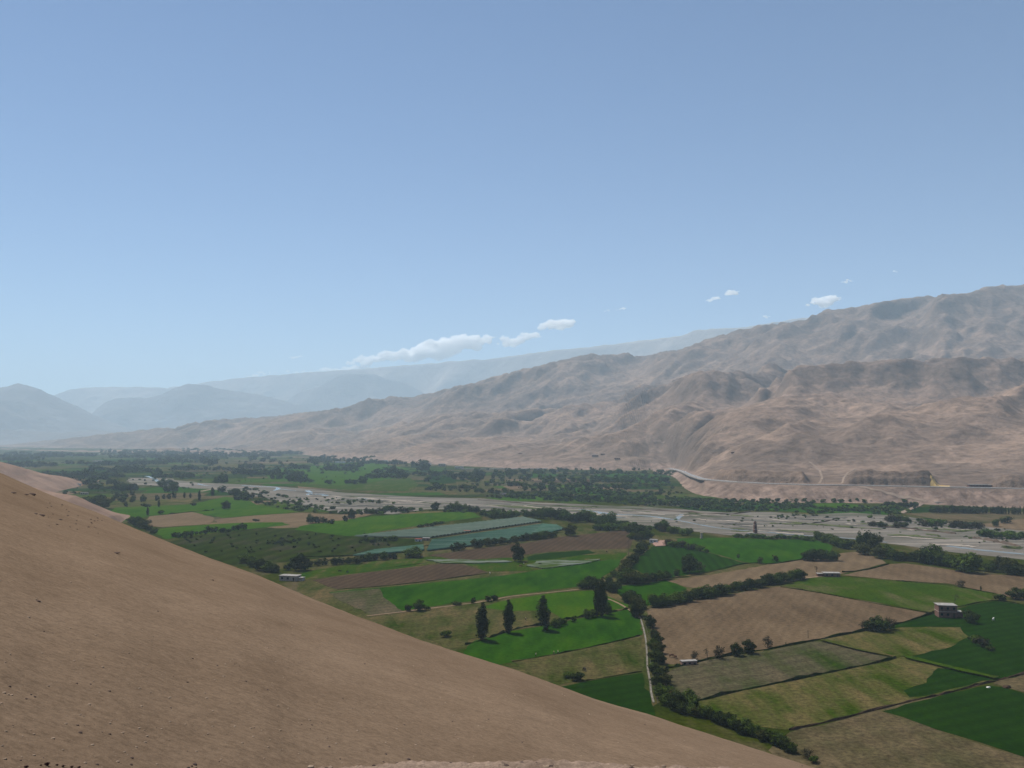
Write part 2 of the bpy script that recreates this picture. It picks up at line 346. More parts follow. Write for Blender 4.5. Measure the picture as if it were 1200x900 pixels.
# ------------------------------------------------------------------ valley floor
M['floor'] = field_mat('valley_floor', (.045,.062,.022), (.085,.090,.038), (.16,.13,.085), patch=.009, fleck=.2)
gv = [(-23500,-2500,0), (23500,-2500,0), (23500,25500,0), (-23500,25500,0)]
tag(link('ground', mesh_from('ground', gv, [(0,1,2,3)], M['floor'])), 'flat valley floor of green and tan farmland', kind='structure')
LAYER = [0.05]
def patch(name, px, mat, label=None, h=None, jit=1.0, step=7.0, kind='structure', z=0.0):
    """a flat field: px corners walked on the valley floor, its edge slightly uneven, with a low side"""
    LAYER[0] += .004; top = h if h else LAYER[0]
    P = [ground(x, y, z) for x, y in px]; out = []
    for i, p in enumerate(P):
        q = P[(i+1) % len(P)]; L = (q-p).length; s = step*max(1, p.y/600); n = max(1, min(60, int(L/s)))
        for k in range(n):
            t = k/n; r = p.lerp(q, t); a = jit*max(1, p.y/700)
            out.append((r.x+random.uniform(-a, a), r.y+random.uniform(-a, a)))
    cx = sum(p[0] for p in out)/len(out); cy = sum(p[1] for p in out)/len(out)
    bm = bmesh.new(); vs = [bm.verts.new((x-cx, y-cy, top)) for x, y in out]
    f = bm.faces.new(vs); f.normal_update()
    if f.normal.z < 0: f.normal_flip()
    lo = [bm.verts.new((x-cx, y-cy, -.2)) for x, y in out]
    for i in range(len(vs)):
        j = (i+1) % len(vs); bm.faces.new((vs[i], vs[j], lo[j], lo[i]))
    bmesh.ops.recalc_face_normals(bm, faces=[q for q in bm.faces if q != f])
    bmesh.ops.triangulate(bm, faces=[f])
    me = bpy.data.meshes.new(name); bm.to_mesh(me); bm.free(); me.materials.append(mat)
    o = link(name, me); o.location = (cx, cy, z); return tag(o, label, kind=kind)
G1, G2, G3 = (.028,.085,.016), (.045,.125,.022), (.075,.16,.035)
A0 = R(35)
FM = dict(
 dark=field_mat('dark_green_crop', (.016,.050,.012), (.028,.072,.018), rot=R(62), rows=.35, rowscale=.12, fleck=.12),
 bright=field_mat('bright_green_crop', (.026,.088,.016), (.045,.125,.022), (.07,.15,.03), rot=R(20), rows=.22, rowscale=.08, fleck=.12),
 bright2=field_mat('fresh_green_crop', (.045,.12,.022), (.075,.155,.032), (.11,.17,.05), rot=R(10), rows=.12, rowscale=.06, fleck=.12),
 mottle=field_mat('mottled_pasture', (.055,.090,.024), (.12,.12,.05), (.20,.155,.09), patch=.022, rot=R(60), rows=.2, rowscale=.08, split=(.36,.64)),
 mottle2=field_mat('dry_pasture', (.10,.10,.05), (.17,.14,.09), (.22,.17,.12), patch=.02, rot=R(62), rows=.3, rowscale=.06, split=(.36,.64)),
 grey=field_mat('grey_green_crop', (.06,.10,.04), (.135,.125,.085), (.19,.155,.115), patch=.014, rot=R(58), rows=.3, rowscale=.11, split=(.36,.64)),
 yellow=field_mat('yellowing_pasture', (.075,.11,.03), (.155,.14,.06), (.24,.18,.10), patch=.02, rot=R(60), split=(.40,.66)),
 soil=field_mat('bare_brown_soil', (.15,.108,.08), (.20,.145,.108), (.245,.18,.135), patch=.012, rot=R(25), rows=.18, rowscale=.16, fleck=.16),
 soil2=field_mat('pale_soil', (.19,.14,.105), (.255,.19,.143), patch=.016, rot=R(25), rows=.25, rowscale=.09, fleck=.12),
 plough=field_mat('dark_ploughed_soil', (.088,.062,.048), (.125,.088,.068), patch=.014, rot=R(15), rows=.35, rowscale=.15, fleck=.14),
 olive=field_mat('olive_orchard_ground', (.05,.075,.03), (.065,.085,.04), (.085,.08,.055), patch=.02, rot=R(10), rows=.6, rowscale=.05, fleck=.25),
 light=field_mat('light_green_field', (.06,.12,.028), (.095,.14,.045), (.15,.15,.075), patch=.014, rot=R(66), rows=.15, rowscale=.05),
 wet=field_mat('wet_pasture', (.045,.115,.022), (.085,.125,.035), (.15,.135,.065), patch=.03, rot=R(15), fleck=.2, split=(.40,.64)),
 teal=field_mat('leafy_row_crop', (.02,.062,.02), (.034,.088,.03), patch=.02, rot=R(5), rows=.5, rowscale=.13, fleck=.12),
)
FIELDS = [
 ('pasture', 'mottle', [(350,700),(350,618),(620,612),(900,640),(985,665),(900,760),(760,830),(700,860),(600,800),(450,745)], 'pasture ground between the fields'),
 ('crop_field','dark', [(1040,733),(1055,730),(1090,720),(1165,704),(1200,709),(1300,722),(1300,830),(1200,800),(1168,796),(1115,783),(1062,770),(1040,760)], 'dark green field around the brick house'),
 ('pasture','mottle2', [(925,858),(975,846),(1032,834),(1200,888),(1300,925),(1300,1000),(960,1000),(935,905),(900,880)], 'dry striped pasture in the lower right corner'),
 ('crop_field','dark', [(1034,833),(1075,822),(1115,812),(1158,803),(1175,806),(1200,812),(1300,835),(1300,922),(1200,887)], 'darkest green crop at the lower right edge'),
 ('pasture','mottle2', [(1160,800),(1175,797),(1200,791),(1300,775),(1300,832),(1200,811),(1176,805)], 'small dry patch at the right edge'),
 ('pasture','yellow', [(815,823),(870,811),(935,796),(985,786),(1035,776),(1060,770),(1115,783),(1168,796),(1115,810),(1030,830),(925,855),(880,850),(840,835)], 'wide mottled green and tan field'),
 ('crop_field','dark', [(1100,783),(1117,784),(1165,796),(1115,808),(1070,818),(1060,810),(1085,800)], 'darker green end of the mottled field'),
 ('crop_field','grey', [(780,788),(800,781),(840,772),(900,762),(958,751),(1000,761),(1048,771),(985,785),(935,794),(870,808),(815,820),(800,818),(785,805)], 'grey green field below the row of small trees'),
 ('pasture','yellow', [(963,750),(1015,740),(1055,735),(1125,735),(1136,747),(1107,761),(1070,768),(1048,770),(1000,760)], 'yellowing pasture beside the dark green field'),
 ('ploughed_field','soil', [(757,714),(767,713),(815,704),(850,698),(880,692),(915,687),(1000,702),(1090,719),(1070,726),(1050,731),(1010,739),(965,748),(900,760),(840,770),(790,779),(772,778),(765,745)], 'large bare brown field inside the hedge'),
 ('crop_field','light', [(918,686),(950,676),(987,676),(1050,681),(1112,686),(1165,696),(1160,705),(1093,718),(1000,701)], 'light green field beside the big bare field'),
 ('ploughed_field','soil', [(987,674),(1015,668),(1042,661),(1060,660),(1117,668),(1160,673),(1200,675),(1300,684),(1300,715),(1200,704),(1165,695),(1112,684),(1050,680)], 'bare brown field before the riverside trees'),
 ('ploughed_field','soil2', [(782,681),(850,671),(900,662),(950,655),(985,648),(1010,646),(1040,660),(1010,667),(985,673),(945,677),(905,681),(860,690),(830,691),(805,688)], 'pale bare field north of the long hedge'),
 ('crop_field','bright', [(720,688),(750,684),(780,680),(806,689),(790,700),(762,710),(738,706),(726,698)], 'small bright green field in the bend of the hedge'),
 ('crop_field','teal', [(738,664),(752,652),(765,640),(795,638),(835,649),(872,660),(850,667),(785,677),(760,676)], 'dark textured crop field below the canal cottage'),
 ('crop_field','bright', [(793,631),(850,630),(900,632),(955,633),(977,640),(972,648),(940,655),(900,661),(872,659),(835,648),(797,638)], 'bright green field beside the gravel river bed'),
 ('crop_field','bright', [(540,762),(555,751),(595,741),(640,733),(700,722),(743,713),(750,727),(752,744),(720,752),(662,764),(615,772),(560,785)], 'vivid green field in front of the poplars'),
 ('pasture','mottle', [(600,774),(615,773),(662,765),(720,753),(752,746),(755,768),(752,786),(687,797),(640,806)], 'mottled pasture beside the canal'),
 ('crop_field','dark', [(630,812),(687,799),(752,789),(756,800),(762,825),(775,865),(690,865)], 'dark green field low beside the canal'),
 ('pasture','mottle', [(455,720),(510,713),(565,706),(600,700),(650,694),(695,692),(742,712),(700,721),(640,732),(595,740),(550,750),(540,768),(470,735)], 'tan and green pasture behind the poplars'),
 ('crop_field','bright2', [(560,712),(600,702),(650,695),(695,692),(741,711),(700,719),(660,725),(640,715),(600,716)], 'fresh green end of the poplar pasture'),
 ('crop_field','bright', [(385,694),(445,689),(570,677),(620,670),(680,659),(729,655),(720,668),(690,686),(650,691),(600,698),(540,706),(470,716),(440,716)], 'wide green field above the dirt path'),
 ('pasture','grey', [(385,695),(443,690),(452,702),(470,716),(440,722),(400,705)], 'greyish corner of the wide green field'),
 ('ploughed_field','plough', [(366,680),(415,673),(460,668),(525,660),(543,662),(572,671),(530,678),(475,684),(395,691)], 'dark ploughed strip'),
 ('pasture','wet', [(340,682),(355,671),(420,659),(500,653),(600,654),(700,650),(736,648),(730,655),(680,658),(620,669),(572,670),(545,661),(525,659),(460,667),(366,678)], 'yellow green wet pasture'),
 ('crop_field','dark', [(616,653),(640,648),(690,645),(698,648),(660,654),(620,657)], 'small dark green strip beside the brown band'),
 ('ploughed_field','plough', [(503,651),(560,643),(612,637),(660,629),(735,621),(742,631),(738,643),(690,644),(640,647),(600,653),(540,657)], 'brown ploughed band above the wet pasture'),
 ('crop_field','bright2', [(330,634),(350,617),(412,607),(470,603),(525,600),(555,600),(563,606),(490,616),(415,628),(360,633)], 'bright green field left of the netted rows'),
 ('orchard_ground','olive', [(200,635),(260,624),(312,618),(365,623),(412,629),(500,632),(495,638),(415,650),(350,657),(280,664),(225,650)], 'dark orchard ground behind the sandy slope'),
 ('crop_field','bright2', [(175,622),(200,618),(255,614),(325,611),(340,615),(275,622),(225,628),(195,632)], 'thin green strip beside the orchard'),
 ('ploughed_field','soil2', [(172,608),(177,605),(225,600),(252,607),(247,614),(190,618),(165,616)], 'pale bare plot left of the strips'),
 ('ploughed_field','soil2', [(252,609),(300,604),(350,601),(400,603),(440,602),(405,610),(340,612),(255,613)], 'long pale bare strip'),
 ('crop_field','bright2', [(130,600),(135,595),(225,591),(265,582),(290,586),(300,592),(350,596),(350,600),(260,607),(225,600),(175,605),(140,612)], 'green meadow with lone trees'),
 ('crop_field','light', [(300,592),(340,584),(400,590),(400,600),(350,600)], 'light green plot by the river'),
]
for nm, mt, px, lb in FIELDS: patch(nm, px, FM[mt], lb)
# far patchwork of small fields
def inpoly(x, y, P):
    r = False; n = len(P)
    for i in range(n):
        x1, y1 = P[i]; x2, y2 = P[(i+1) % n]
        if (y1 > y) != (y2 > y) and x < (x2-x1)*(y-y1)/(y2-y1)+x1: r = not r
    return r
def topx(X, Y, Z=0):
    z = Z-CAMZ; yc = Y*CT+z*ST; zc = -Y*ST+z*CT
    return 600+F*X/yc, 450-F*zc/yc
RIVER = [(150,560),(200,561),(235,566),(290,568),(350,572),(400,577),(450,580),(500,583),(560,584),(600,587),(650,590),(700,592),(760,594),(800,597),(850,601),(900,600),(950,603),(1000,601),(1060,605),(1100,611),(1150,617),(1200,622),(1300,634),(1500,655),
         (1500,690),(1300,668),(1200,656),(1160,652),(1120,648),(1060,640),(1010,633),(960,629),(900,629),(850,627),(800,622),(760,617),(720,611),(690,607),(650,602),(600,600),(560,598),(500,597),(460,603),(400,601),(340,590),(300,582),(250,574),(200,570),(150,568)]
FARQ = [(-200,530),(200,534),(340,533),(450,544),(600,551),(700,553),(780,556),(788,566),(860,590),(1050,594),(1200,600),(1500,606),(1500,690),(1200,625),(900,600),(500,583),(560,610),(420,606),(330,620),(170,606),(100,592),(-200,592)]
palette = ['bright','light','mottle','mottle2','soil2','teal','dark','grey','bright2','yellow','olive','plough']
weights = [12,13,16,8,7,11,11,9,6,5,9,3]
cells = {}
ang = R(14); ca, sa = math.cos(ang), math.sin(ang)
rows_y = 900.0
while rows_y < 7600:
    dh = random.uniform(60, 120)*(rows_y/1700)**.5; x = -5200.0+random.uniform(0, 90)
    while x < 3400:
        dw = random.uniform(80, 230)*(rows_y/1700)**.4
        cx, cy = (x+dw/2), rows_y+dh/2
        X = cx*ca-(cy-2500)*sa; Yw = cx*sa+(cy-2500)*ca+2500
        if Yw > 880:
            ux, uy = topx(X, Yw)
            if inpoly(ux, uy, FARQ) and not inpoly(ux, uy, RIVER) and -220 < ux < 1480:
                mt = random.choices(palette, weights)[0]; q = []
                for sx_, sy_ in ((-.5,-.5), (.5,-.5), (.5,.5), (-.5,.5)):
                    a_, b_ = cx+sx_*(dw-3), cy-2500+sy_*(dh-3)+sx_*8
                    q.append((a_*ca-b_*sa, a_*sa+b_*ca+2500, .03))
                cells.setdefault(mt, []).append(q)
        x += dw
    rows_y += dh
allv = []; allf = []; mi = []; ms = list(cells)
for k, mt in enumerate(ms):
    for q in cells[mt]: allf.append(tuple(range(len(allv), len(allv)+4))); allv += q; mi.append(k)
tag(link('farmland', mesh_from('farmland', allv, allf, [FM[k] for k in ms], midx=mi)), 'patchwork of small far fields across the valley', kind='structure')
# traced far fields
for nm, mt, px, lb in [
 ('crop_field','bright2', [(310,551),(400,543),(440,542),(480,549),(470,560),(400,570),(345,566),(315,560)], 'green slope far beyond the river'),
 ('crop_field','light', [(345,566),(400,569),(480,560),(490,568),(480,576),(400,574),(350,570)], 'light green meadow above the river'),
 ('ploughed_field','soil2', [(302,541),(347,541),(347,543),(304,543)], 'pale strip far off'),
 ('crop_field','dark', [(500,558),(530,556),(535,566),(505,568)], 'small dark green plot'),
 ('crop_field','bright', [(612,555),(660,555),(660,558),(618,560)], 'green strip below the highway'),
 ('crop_field','bright', [(695,556),(740,554),(785,558),(782,566),(740,566),(700,562)], 'green strip beside the bluff'),
 ('crop_field','bright', [(642,573),(690,571),(725,576),(720,581),(650,578)], 'green plot among riverside trees'),
 ('crop_field','bright', [(880,592),(900,590),(955,594),(1045,599),(1040,604),(960,602),(900,598)], 'green field below the bluff'),
 ('ploughed_field','soil2', [(590,570),(615,566),(620,571),(600,574)], 'small reddish bare plot'),
 ('pasture','mottle2', [(1060,602),(1100,600),(1200,600),(1300,604),(1300,622),(1200,612),(1165,613),(1110,611)], 'tan pasture under the poplar windbreak'),
 ('ploughed_field','soil2', [(1160,612),(1200,608),(1300,616),(1300,632),(1200,621),(1175,619)], 'small bare field at the right edge'),
]: patch(nm, px, FM[mt], lb, step=25)
# ------------------------------------------------------------------ river bed
m, nt, b = new_mat('river_gravel'); v = coords(nt); vs = coords(nt, (.16, 1, 1), R(-13))
s1 = noise_node(nt, vs, .035, 6, .65, 1.2); s2 = noise_node(nt, vs, .012, 4, .6, .8)
c = ramp(nt, s1, [(.40, (.06,.056,.046)), (.47, (.13,.115,.098)), (.53, (.15,.135,.12)), (.60, (.29,.25,.215))])
c = mix(nt, .5, c, ramp(nt, s2, [(.40, (.05,.06,.024)), (.5, (.12,.11,.09)), (.64, (.19,.165,.14))]))
c = mix(nt, .7, c, ramp(nt, noise_node(nt, v, .5, 5, .75), [(.3, .6), (.7, 1.1)]), 'MULTIPLY')
nt.links.new(c, b.inputs['Base Color']); bump(nt, b, noise_node(nt, v, .25, 5, .7), .9, 1.5)
M['gravel'] = m
patch('river_bed', RIVER, m, 'braided grey gravel river bed crossing the valley', jit=2.5, step=14)
m, nt, b = new_mat('river_water'); b.inputs['Base Color'].default_value = (.16,.20,.21,1); b.inputs['Roughness'].default_value = .16
b.inputs['Specular IOR Level'].default_value = .6
bump(nt, b, noise_node(nt, coords(nt), .6, 3, .6), .35, .3); M['water'] = m
def ribbon(name, px, w, mat, label, kind='structure', z=None, h=None, wob=.15, sub=5, cross=None, seed=1):
    """a strip of width w metres along a line walked on the floor; cross = list of (offset, height) makes a bank"""
    P = [ground(x, y) for x, y in px] if not isinstance(px[0], Vector) else px
    Q = []
    for i in range(len(P)-1):
        p0 = P[max(i-1,0)]; p1 = P[i]; p2 = P[i+1]; p3 = P[min(i+2, len(P)-1)]
        for k in range(sub):
            t = k/sub; Q.append(.5*((2*p1)+(p2-p0)*t+(2*p0-5*p1+4*p2-p3)*t*t+(3*p1-p0-3*p2+p3)*t**3))
    Q.append(P[-1]); LAYER[0] += .004; top = h or (LAYER[0]+.1 if z is None else z)
    cr = cross or [(-.5, -.25/max(w, .1)), (-.5, 0), (.5, 0), (.5, -.25/max(w, .1))]
    vs = []; fs = []; n = len(cr); rg = random.Random(seed)
    for i, q in enumerate(Q):
        d = (Q[min(i+1, len(Q)-1)]-Q[max(i-1, 0)]); d.z = 0; d.normalize(); nrm = Vector((-d.y, d.x, 0))
        ww = w*(1+rg.uniform(-wob, wob))
        for o_, h_ in cr: p = q+nrm*o_*ww; vs.append((p.x, p.y, q.z+top+h_*ww*(1 if not cross else 1+rg.uniform(-wob, wob)*2)))
    for i in range(len(Q)-1):
        for k in range(n-1): a = i*n+k; fs.append((a, a+1, a+n+1, a+n))
    c0 = Q[len(Q)//2]; vs = [(x-c0.x, y-c0.y, z_) for x, y, z_ in vs]
    o = link(name, mesh_from(name, vs, fs, mat)); o.location = (c0.x, c0.y, 0)
    return tag(o, label, kind=kind)
for i, (px, w) in enumerate([
  ([(172,558),(178,560),(182,562),(187,565),(200,566)], 9), ([(232,567),(240,569),(250,569)], 5),
  ([(284,569),(300,570),(322,571),(326,573),(321,575)], 7), ([(360,575),(364,578),(362,580),(375,579),(382,581)], 10),
  ([(420,583),(428,584),(431,585)], 11), ([(326,573),(345,575),(362,577)], 3.5),
  ([(680,597),(700,600),(720,603),(745,604),(768,606),(790,609),(796,606),(800,603)], 7),
  ([(700,600),(712,605),(735,607),(760,607)], 5), ([(900,624),(930,627),(980,630),(1040,636)], 5), ([(1110,640),(1150,645),(1200,650),(1300,662)], 9),
  ([(790,609),(830,617),(860,621),(900,624)], 4)]):
    ribbon('river_stream', px, w, M['water'], 'shallow stream braiding over the gravel bed', wob=.35, seed=i)
M['barpale'] = flat_mat('pale_gravel_bar', (.24,.205,.17), .25, .15); M['bardark'] = flat_mat('damp_gravel', (.085,.08,.068), .3, .12); M['bargreen'] = flat_mat('weedy_gravel', (.065,.075,.03), .45, .2)
rb = random.Random(5)
for i in range(95):
    x = rb.uniform(330, 1180); hi_ = np.interp(x, [300,500,700,850,1000,1100,1200], [571,585,594,603,603,613,625]); lo_ = np.interp(x, [300,400,500,600,700,850,960,1060,1200], [581,596,595,598,606,625,627,637,654])
    y = rb.uniform(hi_+1, lo_-2); L_ = rb.uniform(14, 70); sl_ = .045+rb.uniform(-.03, .05)
    ribbon('gravel_bar', [(x, y), (x+L_*.35, y+L_*.35*sl_+rb.uniform(-1, 1)), (x+L_*.7, y+L_*.7*sl_+rb.uniform(-.8, .8)), (x+L_, y+L_*sl_)], rb.uniform(3, 13), M[rb.choice(('barpale','barpale','bardark','bardark','bargreen','bargreen'))], 'long bar of gravel in the braided river bed', wob=.7, seed=i+200)
M['bankdirt'] = flat_mat('bank_dirt', (0.102,0.074,0.057), .3, .1)
BANK = [(-.5,-.1), (-.4,.0), (-.15,.5), (.12,.42), (.42,0), (.5,-.1)]
for i, (px, w) in enumerate([([(1030,617),(1060,620),(1090,623),(1120,626)], 3.2), ([(1140,631),(1160,634),(1180,638),(1195,641)], 3.6), ([(880,600),(850,603),(800,600),(740,597)], 2.5), ([(560,586),(640,592),(700,594)], 2.2), ([(940,615),(965,612),(980,608)], 2.5)]):
    ribbon('river_bank', px, w, M['bankdirt'], 'low eroded bank in the gravel bed', cross=BANK, z=0.05, wob=.3, seed=i+30)
# ------------------------------------------------------------------ roads, paths, ditches
m, nt, b = new_mat('asphalt'); nt.links.new(ramp(nt, noise_node(nt, coords(nt), .4, 4), [(.3, (.15,.15,.155)), (.7, (.21,.21,.215))]), b.inputs['Base Color']); M['asphalt'] = m
M['verge'] = flat_mat('gravel_verge', (.19,.165,.145), .2, .3)
M['dirt'] = flat_mat('dirt_path', (0.176,0.123,0.082), .25, .2)
M['concrete'] = flat_mat('pale_concrete', (.17,.155,.13), .4, .4)
M['bank'] = field_mat('grassy_bank', (.022,.048,.012), (.05,.075,.02), (.10,.08,.05), patch=.08)
def road_pts(us): return [Vector(((u-600)/F*DRoad(u), float(DRoad(u)), float(zRoad(u)))) for u in us]
RU = [541,560,580,600,630,660,700,730,760,775,785,792,799,805,811,818,826,840,860,880,900,925,950,975,1000,1030,1060,1100,1140,1180,1220,1280,1350,1450]
# highway: verge with a low step, asphalt, painted lines
hv = ribbon('highway_verge', road_pts(RU), 20, M['verge'], 'pale gravel shoulder of the highway', z=.9, wob=0, sub=4, cross=[(-.5,-.07),(-.47,-.0),(.47,0),(.5,-.07)])
ribbon('highway', road_pts(RU), 9.5, M['asphalt'], 'grey highway on the terrace above the river', z=1.03, wob=0, sub=4)
M['paint'] = flat_mat('road_paint', (.75,.75,.72), .08, 1)
for off in (-4.3, 0, 4.3):
    pts = road_pts(RU); q = []
    for i, p in enumerate(pts):
        d = pts[min(i+1, len(pts)-1)]-pts[max(i-1, 0)]; d.z = 0; d.normalize(); q.append(p+Vector((-d.y, d.x, 0))*off)
    ribbon('lane_marking', q, .22, M['paint'], 'painted line of the highway', z=1.05, wob=0, sub=4, cross=[(-.5,0),(.5,0)])
def hill_pt(u, Y): return Vector(((u-600)/F*Y, Y, float(hills_z(np.array([float(u)]), np.array([float(Y)]))[0])))
def hill_hit(px, py):
    Ys = np.geomspace(1200, 8500, 3000); u = np.full_like(Ys, px); z = hills_z(u, Ys); line = CAMZ+zt(py)*Ys
    k = np.argmax(z >= line) if np.any(z >= line) else len(Ys)-1
    return Vector(((px-600)/F*Ys[k], Ys[k], z[k]))
M['track'] = flat_mat('pale_track', (.20,.15,.115), .2, .05)
def hill_track(px, w, label):
    pts = [hill_hit(*p) for p in px]; fine = []
    for a, c_ in zip(pts, pts[1:]):
        for k in range(8):
            q = a.lerp(c_, k/8); u = 600+F*q.x/q.y; fine.append(hill_pt(u, q.y))
    vs = []; fs = []
    for i, q in enumerate(fine):
        d = fine[min(i+1, len(fine)-1)]-fine[max(i-1, 0)]; d.z = 0; d.normalize(); n_ = Vector((-d.y, d.x, 0))
        for k in range(5):
            p = q+n_*w*(k/4-.5)*random.uniform(.8, 1.2); vs.append(tuple(hill_pt(600+F*p.x/p.y, p.y)+Vector((0,0,.55))))
    for i in range(len(fine)-1):
        for k in range(4): fs.append((i*5+k, i*5+k+1, i*5+k+6, i*5+k+5))
    tag(link('dirt_track', mesh_from('dirt_track', vs, fs, M['track'], True)), label, kind='structure')
hill_track([(1003,570),(1020,574),(1045,580),(1070,585),(1085,588)], 6, 'dirt ramp running down the bluff from the highway')
ribbon('dirt_track', [(1085,588),(1076,593),(1064,598),(1056,602)], 7, M['track'], 'dirt ramp reaching the river fields')
hill_track([(985,567),(987,560),(992,554),(1003,548)], 4, 'pale track climbing the terrace behind the highway')
hill_track([(958,567),(962,560),(960,553),(955,547),(946,541)], 4, 'pale worn gully track above the highway')
hill_track([(655,523),(657,517),(660,513),(654,517)], 8, 'pale track on the hillside')
hill_track([(766,518),(772,517),(780,517.5)], 9, 'pale bare scar on the lower hillside')
hill_track([(840,508),(844,505),(846,504)], 8, 'small pale scar on the hillside')
ribbon('dirt_path', [(430,722),(457,719),(510,712.5),(565,705.5),(600,699),(650,694),(676,691),(690,689)], 1.7, M['dirt'], 'tan dirt path between green fields', z=.25)
ribbon('dirt_path', [(712,702),(720,705),(728,709),(736,714),(746,720),(750,725)], 1.5, M['dirt'], 'dirt path leading to the canal', z=.25)
ribbon('dirt_path', [(905,683),(930,680),(950,677),(975,675)], 3, M['dirt'], 'dirt path to the low farm house', z=.25)
ribbon('dirt_path', [(235,576),(245,574),(265,571.5),(300,571.5)], 9, M['track'], 'pale curved path beside the stream', z=.25)
DITCH = [(-.5,-.05), (-.3,.45), (0,.55), (.3,.4), (.5,-.05)]
for i, (px, w, mt, lb) in enumerate([
  ([(925,856),(975,845),(1030,831),(1075,820),(1115,811),(1150,802),(1175,796),(1200,790),(1300,766)], 1.3, 'reddish', 'long low earth wall with brown grass across the lower right fields'),
  ([(815,822),(870,809),(935,796),(985,785.5),(1035,775),(1050,771)], 1.5, 'bank', 'dark grassy ditch bank under the grey green field'),
  ([(780,784),(800,780),(840,771),(900,761),(965,748.5),(1010,739.5),(1050,731.5),(1093,719)], 1.7, 'bank', 'dark grassy bank along the bottom of the bare field'),
  ([(915,688),(960,695),(1000,702.5),(1050,712),(1090,719)], 1.2, 'bank', 'grassy bank between the bare and the light green field'),
  ([(545,756),(566,750),(595,740.5),(615,735),(640,732),(670,725),(700,721),(720,717),(740,713)], 1.6, 'bank', 'dark ditch line under the poplars'),
  ([(600,776),(662,765),(720,752.5),(750,745)], .9, 'bank', 'thin grassy bank below the vivid green field'),
  ([(350,653),(420,651),(500,640),(600,632.5),(660,624)], 1.5, 'bank', 'hedge bank below the netted rows'),
  ([(750,675),(800,677),(872,661),(905,661),(940,656)], 1.3, 'bank', 'grassy bank below the textured crop'),
  ([(987,671),(1015,668),(1042,661)], 1.6, 'bank', 'grassy bank beside the low farm house'),
  ([(1050,681),(1112,686),(1165,696)], 1.1, 'bank', 'grassy bank above the light green field'),
  ([(1093,718),(1130,710),(1165,704),(1200,709)], 1.1, 'bank', 'grassy bank behind the brick house'),
  ([(687,798),(752,787)], .9, 'bank', 'thin bank above the dark green field'),
  ([(197,603),(225,600),(250,598)], 2.2, 'bank', 'dark hedge bank above the pale plot'),
  ([(435,668),(500,660)], .8, 'bank', 'thin bank at the ploughed strip'),
  ([(395,691),(475,684.5),(572,672)], .8, 'bank', 'thin bank below the ploughed strip')]):
    if mt == 'reddish' and 'reddish' not in M: M['reddish'] = flat_mat('brown_grass', (0.051,0.031,0.021), .45, .5)
    ribbon('field_bank', px, w*.8, M[mt], lb, cross=DITCH, z=-.02, wob=.45, seed=i+60)
ribbon('grass_margin', [(1062,771),(1115,784),(1168,796)], 4, FM['light'], 'yellow green grass margin across the dark fields', wob=.25)
ribbon('grass_margin', [(963,751),(1000,761),(1048,771)], 2.4, FM['yellow'], 'yellow green margin beside the grey green field', wob=.25)
# flooded patches in the wet pasture
m, nt, b = new_mat('flooded_soil'); v = coords(nt)
nt.links.new(ramp(nt, noise_node(nt, coords(nt, (.4,1,1)), .12, 5, .65), [(.44, (.035,.055,.012)), (.56, (.105,.12,.10))]), b.inputs['Base Color']); b.inputs['Roughness'].default_value = .7; M['flood'] = m
for px in ([(617,664),(630,658),(655,657),(680,658),(705,656),(690,660),(660,664),(635,667)], [(500,657),(540,656),(560,658),(590,657),(600,659),(560,661),(520,661)]):
    patch('flooded_ground', px, M['flood'], 'pale flooded patch of the wet pasture', jit=1.5, step=6)
# yellow scrape by the highway
a_ = [hill_pt(u, float(DRoad(u))+o) for u, o in ((1090,16), (1112,16), (1113,60), (1096,48))]
# ------------------------------------------------------------------ netted crop rows
m, nt, b = new_mat('crop_netting'); v = coords(nt); b.inputs['Roughness'].default_value = .5
nt.links.new(ramp(nt, noise_node(nt, coords(nt, (.15,1,1), R(12)), .12, 5, .7), [(.34, (.026,.066,.044)), (.52, (.046,.094,.066)), (.7, (.09,.132,.102))]), b.inputs['Base Color']); M['net'] = m
m, nt, b = new_mat('grey_netting'); b.inputs['Roughness'].default_value = .6
nt.links.new(ramp(nt, noise_node(nt, coords(nt, (.15,1,1), R(12)), .12, 5, .7), [(.34, (.04,.062,.045)), (.7, (.092,.115,.092))]), b.inputs['Base Color']); M['net2'] = m
def netting(a, b_, c_, d, mat, label, n):
    """rows of low net tunnels filling the quad a b (near side) c d (far side); each row a low arch"""
    A, B, C_, D = (ground(*p) for p in (a, b_, c_, d)); o0 = (A+B+C_+D)/4
    vs = []; fs = []; seg = 14; arch = [(0,.05), (.12,.9), (.4,1.35), (.68,1.3), (.88,.8), (.93,.05)]
    for r in range(n):
        for (off, h_) in arch:
            t = (r+off)/n; p = A.lerp(D, t); q = B.lerp(C_, t)
            for k in range(seg+1):
                s = p.lerp(q, k/seg); vs.append((s.x-o0.x, s.y-o0.y, h_+random.uniform(-.08, .08)))
        m_ = len(arch); base = r*m_*(seg+1)
        for i in range(m_-1):
            for k in range(seg): x0 = base+i*(seg+1)+k; fs.append((x0, x0+1, x0+seg+2, x0+seg+1))
    o = link('crop_netting', mesh_from('crop_netting', vs, fs, mat)); o.location = (o0.x, o0.y, LAYER[0]); return tag(o, label, 'netting')
netting((440,634),(520,628),(614,607.5),(545,611), M['net2'], 'grey green netted crop rows, the upper block beside the bright green field', 20) if 0 else None
netting((415,629.5),(505,631),(636,612),(614,607), M['net2'], 'pale grey green netting over crop rows beside the bright green field', 34)
netting((497,646),(612,633),(660,618.5),(637,614.5), M['net'], 'turquoise netting over crop rows, the wide block above the brown band', 22) if 0 else None
netting((612,634),(661,621),(652,616.5),(637,615), M['net'], 'turquoise netting over crop rows beside the brown band, right tip', 8)
